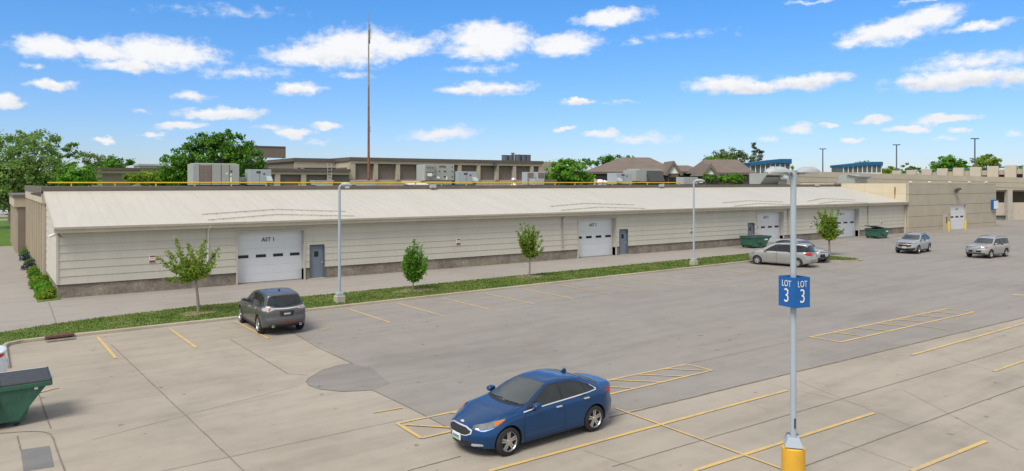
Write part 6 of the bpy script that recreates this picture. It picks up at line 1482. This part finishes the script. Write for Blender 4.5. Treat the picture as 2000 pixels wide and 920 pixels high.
# ------------------------------------------------------------------ trees and shrubs
def leaves(mb_v, mb_f, pts, size, r, up=.35, mid=None):
    for p in pts:
        s = size*r.uniform(.6, 1.35)
        n = Vector((r.gauss(0, 1), r.gauss(0, 1), r.gauss(0, 1)+up*2))
        if mid is not None: n += (p-mid).normalized()*1.5
        n.normalize()
        a = n.cross(Vector((r.gauss(0, 1), r.gauss(0, 1), r.gauss(0, 1)))); 
        if a.length < 1e-3: continue
        a.normalize(); b = n.cross(a); a *= s*.5; b *= s*.36; k = len(mb_v)
        mb_v += [tuple(p-a), tuple(p+b*1.0-a*.1), tuple(p+a), tuple(p-b-a*.1)]; mb_f.append((k, k+1, k+2, k+3))
def sapling(label, px, py, tips, fork, t_scale, leafm, n_leaf, size, seed, bark='bark_pale', stems=(), depth=.5):
    """young tree: a trunk, limbs to each tip (given as columns and rows of the photograph) and leaves along the limbs"""
    r = random.Random(seed); q = gp(px, py, .1); t = (CAMH-.1)*FPX/(py-HORIZ); k = t/FPX
    o = thing('young_tree', label, 'tree', (q[0], q[1], .1), 0, 'young trees on the grass strip')
    rx = Vector((RGT[0], RGT[1], 0)); fw = Vector((FWD[0], FWD[1], 0))
    P_ = lambda x, y, dz=0.0: rx*((x-px)*k)+fw*dz+Vector((0, 0, (py-y)*k))
    F_ = P_(*fork); mb = MB(); mb.tube([(0, 0, -.05), (0, 0, .08), F_*.5+Vector((.015, 0, 0)), F_], [4.2*k*t_scale, 3.2*k*t_scale, 2.7*k*t_scale, 2.3*k*t_scale], 8); mb.build('trunk', bark, o, angle=60)
    br = MB(); V, Fc = [], []; H = max(py-y for x, y in tips)*k
    for x, y in tips:
        dz = r.uniform(-depth, depth)*abs(H)*.33; T = P_(x, y, dz); L_ = (T-F_).length
        base = F_ if not stems else F_*r.uniform(.75, 1.0)
        m = base.lerp(T, .45)+rx*((x-fork[0])*k*.14)-Vector((0, 0, .05*L_))
        path = []
        for i in range(9):
            u = i/8; path.append(base*(1-u)**2+m*2*u*(1-u)+T*u*u+Vector((r.gauss(0, .01), r.gauss(0, .01), r.gauss(0, .01)))*L_*u)
        br.tube(path, [max(.006, .028*(1-i/8)+.006)*max(.6, L_/2.2) for i in range(9)], 5)
        nl = int(n_leaf/len(tips)*L_/H*1.4); pts = []
        for j in range(nl):
            u = r.uniform(.14, 1.03)**.85; i = min(7, int(u*8)); c = path[i].lerp(path[i+1], min(1.1, u*8-i)); sp = (.13*(1-u)+.05)*min(1, L_/1.6)
            pts.append(c+Vector((r.gauss(0, 1), r.gauss(0, 1), r.gauss(0, .8)))*sp)
        # short side twigs
        for j in range(5):
            u = r.uniform(.3, .85); i = min(7, int(u*8)); c = path[i]; e = c+Vector((r.gauss(0, 1), r.gauss(0, 1), r.uniform(.2, 1.2))).normalized()*L_*.2*r.uniform(.5, 1.2); br.tube([c, e], [.009, .004], 4)
            for q_ in range(int(nl*.06)+2): pts.append(c.lerp(e, r.uniform(.3, 1.1))+Vector((r.gauss(0, .04), r.gauss(0, .04), r.gauss(0, .04))))
        leaves(V, Fc, pts, size, r)
    br.build('branches', bark, o, angle=60); raw_mesh('crown', V, Fc, leafm, o)
    return o
sapling('young tree with a wide open crown left of the door marked 1', 388, 611, [(347, 464), (358, 480), (406, 469), (420, 489), (394, 478), (376, 488), (311, 503), (322, 492), (338, 489), (330, 520), (424, 512), (414, 524), (330, 543), (345, 552), (352, 528), (366, 548), (404, 538), (385, 500), (365, 508), (398, 508), (356, 512), (378, 522)], (382, 545), 1, 'leaf_sapling', 5200, .11, 3)
r_ = random.Random(5)
def ell(cx, cy, rx, ry, n, ytop=None, seed=1, flat=.0):
    q = random.Random(seed); out = []
    while len(out) < n:
        a, b = q.uniform(-1, 1), q.uniform(-1, 1)
        if a*a+b*b < 1 and a*a+b*b > .12: out.append((cx+a*rx*(1-flat*max(0, -b)), cy+b*ry))
    return out
sapling('young tree with a dense egg shaped crown on a low forked trunk', 806, 567, ell(810, 512, 25, 30, 30, seed=4)+[(810, 472), (801, 480), (822, 482), (788, 500), (834, 502), (816, 476), (784, 512), (836, 516), (795, 488)], (807, 550), .62, 'leaf_bright', 5600, .125, 8, stems=(1,))
sapling('slim young tree with a thin upright crown left of the door marked 2', 1034, 540.5, ell(1036, 472, 22, 26, 24, seed=9)+[(1018, 440), (1025, 436), (1034, 438), (1043, 441), (1010, 450), (1052, 452), (1058, 468), (1062, 482), (1056, 492), (1016, 462), (1018, 492)], (1034.5, 504), .6, 'leaf_sapling', 4300, .13, 12)
sapling('upright young tree with a forked top on the end island behind the silver crossover', 1620, 497, ell(1618, 440, 19, 24, 22, seed=15)+[(1604, 411), (1610, 408), (1608, 418), (1630, 408), (1636, 410), (1596, 424), (1640, 428), (1594, 440), (1642, 446), (1600, 452), (1626, 418), (1634, 456)], (1619.5, 470), .7, 'leaf_sapling', 4300, .17, 21)

def crown_pts(r, blobs, n, clump, k, px, py0, t):
    """leaf positions gathered in clumps spread through the crown's volume"""
    rx = Vector((RGT[0], RGT[1], 0)); fw = Vector((FWD[0], FWD[1], 0)); pts = []
    tot = sum(b[2]*b[3] for b in blobs)
    for cx, cy, bx, by in blobs:
        m = int(n*bx*by/tot); nc = max(5, int(m/46)); d = (bx+by)*.5
        for i in range(nc):
            while True:
                a, b, c = r.uniform(-1, 1), r.uniform(-1, 1), r.uniform(-1, 1); q = a*a+b*b+c*c
                if q < 1 and (q > .3 or r.random() < .25): break
            cc = rx*((cx-px+a*bx)*k)+fw*(c*d*k*.9)+Vector((0, 0, fz(cy-b*by*-1*-1, t) if False else (HORIZ-cy+b*by)*k+CAMH))
            cr = clump*d*k*r.uniform(.6, 1.3)
            for j in range(46): pts.append(cc+Vector((r.gauss(0, 1), r.gauss(0, 1), r.gauss(0, .62)))*cr)
    return pts
def tree(name, label, px, t, blobs, leafm, n, size, seed, trunk=.28, clump=.13, group=None, base=-.06, twigs=False, cat='tree'):
    r = random.Random(seed); k = t/FPX; p = at(px, HORIZ, t)
    o = thing(name, label, cat, (p.x, p.y, base), 0, group)
    rx = Vector((RGT[0], RGT[1], 0)); fw = Vector((FWD[0], FWD[1], 0)); V, Fc = [], []
    pts = [q-Vector((0, 0, base)) for q in crown_pts(r, blobs, n, clump, k, px, 0, t)]
    ctr = sum(pts, Vector())/len(pts); ctr.z -= .15*max(b[3] for b in blobs)*k
    leaves(V, Fc, pts, size, r, .3, ctr)
    mb = MB(); low = min(CAMH+(HORIZ-b[1]-b[3])*k for b in blobs); fork = max(.6, low*.8+.4)
    if trunk:
        mb.tube([(0, 0, 0), (0, 0, fork*.5), (0.05, 0, fork)], [trunk*1.25, trunk, trunk*.85], 10); tr = mb.build('trunk', 'bark', o, angle=60)
        br = MB()
        for cx, cy, bx, by in blobs:
            for j in range(5):
                T = rx*((cx-px+r.uniform(-.8, .8)*bx)*k)+fw*(r.uniform(-.6, .6)*bx*k)+Vector((0, 0, CAMH+(HORIZ-cy+r.uniform(-.3, .85)*by)*k-base)); f0 = Vector((0, 0, fork*r.uniform(.8, 1.0)))
                m = f0.lerp(T, .5)+Vector((0, 0, -.06*(T-f0).length)); path = [f0*(1-u)**2+m*2*u*(1-u)+T*u*u for u in [i/6 for i in range(7)]]
                br.tube(path, [trunk*.5*(1-i/6.6) for i in range(7)], 5)
        br.build('branches', 'bark', o, angle=60)
    raw_mesh('crown', V, Fc, leafm, o); return o
# trees at the left, beyond the workshop's west wall
tree('broadleaf_tree', 'large grey green tree at the left edge, its trunk beside the lawn', 40, 98, [(36, 335, 50, 56), (85, 345, 40, 45), (10, 350, 45, 60), (60, 300, 40, 32), (30, 385, 38, 24), (-40, 340, 45, 55), (110, 355, 28, 32)], 'leaf_willow', 15500, .36, 31, trunk=.42, clump=.15)
tree('broadleaf_tree', 'tall thin crowned tree rising behind the large grey green one', 20, 112, [(60, 275, 48, 20), (105, 290, 30, 22), (15, 268, 40, 16), (140, 302, 20, 22), (128, 325, 20, 24), (-20, 280, 30, 22)], 'leaf_willow', 4600, .36, 32, trunk=.3, clump=.16)
tree('bush', 'bright green round bush between the left trees and the low brown building', 155, 88, [(155, 340, 34, 24), (140, 350, 26, 16), (172, 350, 22, 14)], 'leaf_bright', 4200, .3, 33, trunk=.12, clump=.15, cat='bush')
tree('broadleaf_tree', 'pale hazy tree on the skyline behind the left bush', 190, 190, [(190, 312, 28, 12), (178, 322, 24, 12), (214, 316, 20, 10)], 'leaf_olive', 1500, .6, 34, trunk=.25, clump=.2)
tree('broadleaf_tree', 'dark green skyline tree left of the distant grey building', 238, 180, [(226, 321, 24, 11), (244, 318, 16, 12), (205, 326, 26, 8)], 'leaf_dark', 1500, .6, 35, trunk=.25, clump=.2)
tree('bush', 'light green leafy bush in front of the low brown building', 290, 92, [(292, 348, 36, 14), (265, 351, 24, 12), (322, 349, 26, 14)], 'leaf_sapling', 3600, .3, 36, trunk=.1, clump=.15, cat='bush')
tree('broadleaf_tree', 'big dense green tree behind the large grey green HVAC unit', 420, 86, [(418, 303, 60, 36), (425, 268, 34, 20), (360, 322, 40, 34), (478, 312, 40, 36), (400, 335, 62, 28), (470, 342, 46, 22), (350, 345, 34, 22), (395, 283, 34, 22), (455, 285, 34, 22), (500, 330, 22, 22)], 'leaf_dark', 15000, .36, 37, trunk=.4, clump=.15)
tree('broadleaf_tree', 'bright green leafy tree behind the louvred fan boxes', 1112, 88, [(1112, 336, 42, 24), (1090, 342, 30, 20), (1138, 346, 26, 14), (1100, 320, 22, 16), (1125, 322, 18, 14), (1150, 351, 16, 10)], 'leaf_bright', 6200, .3, 38, trunk=.2, clump=.14)
sk = 'trees along the skyline behind the offices'
tree('broadleaf_tree', 'green skyline tree left of the hip roofed office', 1180, 190, [(1178, 315, 22, 9), (1205, 312, 26, 9), (1228, 312, 14, 9), (1150, 318, 16, 8)], 'leaf_dark', 1900, .55, 39, trunk=.25, clump=.2, group=sk)
tree('broadleaf_tree', 'grey green skyline tree behind the gabled office', 1420, 185, [(1418, 302, 26, 12), (1440, 306, 26, 12), (1395, 312, 22, 11), (1460, 311, 18, 9)], 'leaf_olive', 3000, .5, 40, trunk=.16, clump=.18, group=sk)
tree('broadleaf_tree', 'bright low tree at the left of the grey green skyline tree', 1385, 170, [(1384, 314, 14, 10), (1400, 316, 14, 9)], 'leaf_bright', 1300, .45, 41, trunk=.2, clump=.18, group=sk)
tree('broadleaf_tree', 'tall sparse poplar like tree left of the blue roofed tower', 1478, 150, [(1477, 286, 8, 9), (1480, 300, 9, 10), (1488, 305, 8, 9), (1472, 292, 6, 8), (1478, 315, 8, 6)], 'leaf_pale', 800, .42, 42, trunk=.09, clump=.2, group=sk)
tree('bush', 'small dense shrub tree in front of the gabled office wall', 1384, 112, [(1384, 346, 12, 10), (1380, 350, 11, 8)], 'leaf_dark', 1500, .28, 43, trunk=.1, clump=.16, cat='bush')
tree('bush', 'round green shrub right of the small dense one, below the brown roof', 1428, 112, [(1428, 348, 22, 10), (1418, 350, 16, 8), (1442, 350, 14, 8)], 'leaf_bright', 2400, .28, 44, trunk=.1, clump=.15, cat='bush')
rt = 'trees beyond the parking garage'
tree('broadleaf_tree', 'round bright green tree left of the right deck lamp', 1852, 190, [(1852, 319, 28, 13), (1838, 322, 18, 11), (1868, 321, 17, 11), (1852, 311, 17, 8)], 'leaf_bright', 3600, .45, 45, trunk=.3, clump=.15, group=rt)
tree('broadleaf_tree', 'olive green tree just right of the right deck lamp', 1925, 185, [(1925, 314, 26, 11), (1908, 319, 17, 10), (1942, 319, 16, 9), (1926, 308, 14, 7)], 'leaf_sapling', 3000, .45, 46, trunk=.3, clump=.17, group=rt)
tree('broadleaf_tree', 'low green tree right of the smaller blue roofed tower', 1732, 230, [(1730, 331, 18, 8), (1745, 334, 16, 6)], 'leaf_sapling', 900, .6, 47, trunk=.2, clump=.2, group=rt)
tree('broadleaf_tree', 'thin sparse tree behind the parapet between the deck lamps', 1775, 230, [(1772, 326, 12, 7), (1785, 330, 10, 5)], 'leaf_olive', 340, .6, 48, trunk=.2, clump=.2, group=rt)
tree('broadleaf_tree', 'dark tree crown peeping over the smaller blue roofed tower', 1685, 230, [(1685, 320, 16, 6)], 'leaf_dark', 600, .6, 49, trunk=.2, clump=.2, group=rt)
# the far wood that closes the horizon
r = random.Random(77); V, Fc = [], []
for i in range(420):
    px = r.uniform(-350, 2350); t = r.uniform(330, 470); p = at(px, HORIZ, t); h = r.uniform(8, 12.5) if px < 1760 else r.uniform(11, 16)
    for c in range(7):
        cc = Vector((p.x+r.gauss(0, 3.5), p.y+r.gauss(0, 3.5), h*r.uniform(.25, .92)))
        leaves(V, Fc, [cc+Vector((r.gauss(0, 1.7), r.gauss(0, 1.7), r.gauss(0, 1.2))) for _ in range(9)], 2.4, r, .3)
fw_ = raw_mesh('far_wood', V, Fc, 'leaf_dark'); fw_['kind'] = 'stuff'
# planting bed shrubs
def shrub(label, px, py, w, h, leafm, n, size, seed, group='shrubs in the planting bed'):
    r = random.Random(seed); q = gp(px, py); t = CAMH*FPX/(py-HORIZ)
    o = thing('shrub', label, 'shrub', (q[0], q[1], 0), 0, group); V, Fc = [], []; pts = []
    for i in range(n):
        while True:
            a, b, c = r.uniform(-1, 1), r.uniform(-1, 1), r.uniform(0, 1)
            if a*a+b*b+c*c < 1: break
        pts.append(Vector((a*w/2, b*w/2, .03+c*h)))
    leaves(V, Fc, pts, size, r, .5); raw_mesh('foliage', V, Fc, leafm, o)
    mb = MB()
    for i in range(6): mb.tube([(0, 0, 0), (r.uniform(-.3, .3)*w, r.uniform(-.3, .3)*w, h*.7)], [.012, .006], 4)
    mb.build('stems', 'bark', o)
for a in (('dark green shrub at the far end of the planting bed', 45, 489, 1.3, .8, 'leaf_dark', 900, .12, 1), ('green shrub beside the bent standpipe', 60, 494, 1.2, .8, 'leaf_dark', 700, .12, 2), ('blue flowering shrub farther along the planting bed', 59, 508, 1.6, .65, 'flower_blue', 1100, .1, 3), ('larger blue flowering shrub in the middle of the planting bed', 69, 526, 1.8, .7, 'flower_blue', 1300, .1, 4),
          ('dark leafy plant between the blue shrub and the tall grass', 74, 541, 1.2, .6, 'leaf_dark', 700, .12, 5), ('light green clump of tall leaves beside the workshop corner', 84, 556, 1.2, .6, 'leaf_sapling', 900, .13, 6), ('broad leafy green clump nearest the workshop corner', 95, 575, 1.1, .5, 'leaf_bright', 900, .13, 7), ('low green clump at the near tip of the planting bed', 88, 584, .8, .35, 'leaf_sapling', 500, .12, 8)):
    shrub(*a)
for i, (px, py) in enumerate(((52, 500), (64, 517), (71, 533), (78, 548), (88, 566), (100, 580), (80, 563), (91, 579), (76, 556))):
    shrub(['leafy green plant by the far blue shrub', 'green plant between the two blue shrubs', 'green plant just before the larger blue shrub', 'grassy clump at the second wall post', 'tall grassy clump near the workshop corner', 'tall grass touching the workshop plinth', 'tall grass at the drive edge of the bed', 'broad grass clump at the drive edge near the tip', 'short grass at the drive edge of the bed'][i], px, py, 1.2, .5, ['leaf_dark', 'leaf_bright', 'leaf_sapling'][i % 3], 700, .13, 40+i)
# grass blades on the strip and island
r = random.Random(99); V, Fc = [], []
def inside(p, poly):
    x, y = p; c = False; j = len(poly)-1
    for i in range(len(poly)):
        (xi, yi), (xj, yj) = poly[i], poly[j]
        if (yi > y) != (yj > y) and x < (xj-xi)*(y-yi)/(yj-yi)+xi: c = not c
        j = i
    return c
POLY = [(p[0]-.2 if i < 3 else p[0], p[1]+(.2 if 2 < i < len(front) else 0)) for i, p in enumerate(edge[:len(front)])]+[(52.9, 34.3), (53.4, 32.5), (53.95, 31.0), (54.7, 30.25), (55.8, 29.75), (56.5, 29.8), (57.1, 30.4), (57.35, 31.4), (57.6, 34), (57.4, 37.0), (56.8, 37.9)]+back
n_ = 0
while n_ < 42000:
    x = r.uniform(-6, 57.5); y = r.uniform(29.8, 38.4)
    if r.random() > 1.1-x/75 or not inside((x, y), POLY): continue
    n_ += 1; a = r.uniform(0, math.tau); h = r.uniform(.03, .085); w = .02+x*.0006; ca, sa = math.cos(a), math.sin(a); lx, ly = r.gauss(0, .03), r.gauss(0, .03); k = len(V)
    V += [(x-ca*w, y-sa*w, .1), (x+ca*w, y+sa*w, .1), (x+lx, y+ly, .1+h)]; Fc.append((k, k+1, k+2))
leafmat('blade', (.085, .17, .02), (.22, .28, .065), .4, (.36, .33, .15))
g_ = raw_mesh('grass', V, Fc, 'blade'); g_['kind'] = 'stuff'
# dry straw coloured rings round the feet of the young trees
grassmat('dry_grass', (.16, .16, .06), (.30, .27, .14), (.40, .36, .22))
for px, py, rad in ((388, 612, .75), (806, 568, 1.0), (1034, 541, .95), (545, 606, .5)):
    q = gp(px, py, .1); sheet('mulch_ring', [(q[0]+rad*r.uniform(.7, 1.25)*math.cos(a*math.tau/18)*1.3, min(38.0, max(34.25+.008*max(0, q[0]-10), q[1]+rad*r.uniform(.7, 1.2)*math.sin(a*math.tau/18)*.8))) for a in range(18)], .122, 'dry_grass')
# lawn side at the far left: path, road and two far cars
sheet('path', G((-30, 428.5), (38, 426.5), (38, 429), (-30, 431)), -.05, 'driveway')
sheet('road', G((-60, 424), (45, 422), (45, 416), (-60, 416)), -.045, 'concrete')
for px, py, rz, src, lab in ((6, 419.5, 178, white, 'far white car parked beyond the lawn at the left edge'), (30, 418.5, 0, white, 'far white car beyond the lawn nearest the tree trunk')):
    c = copy_tree(src.root); q = gp(px, py); c.location = (q[0], q[1], -.04); c.rotation_euler = (0, 0, R(rz)); c['label'] = lab
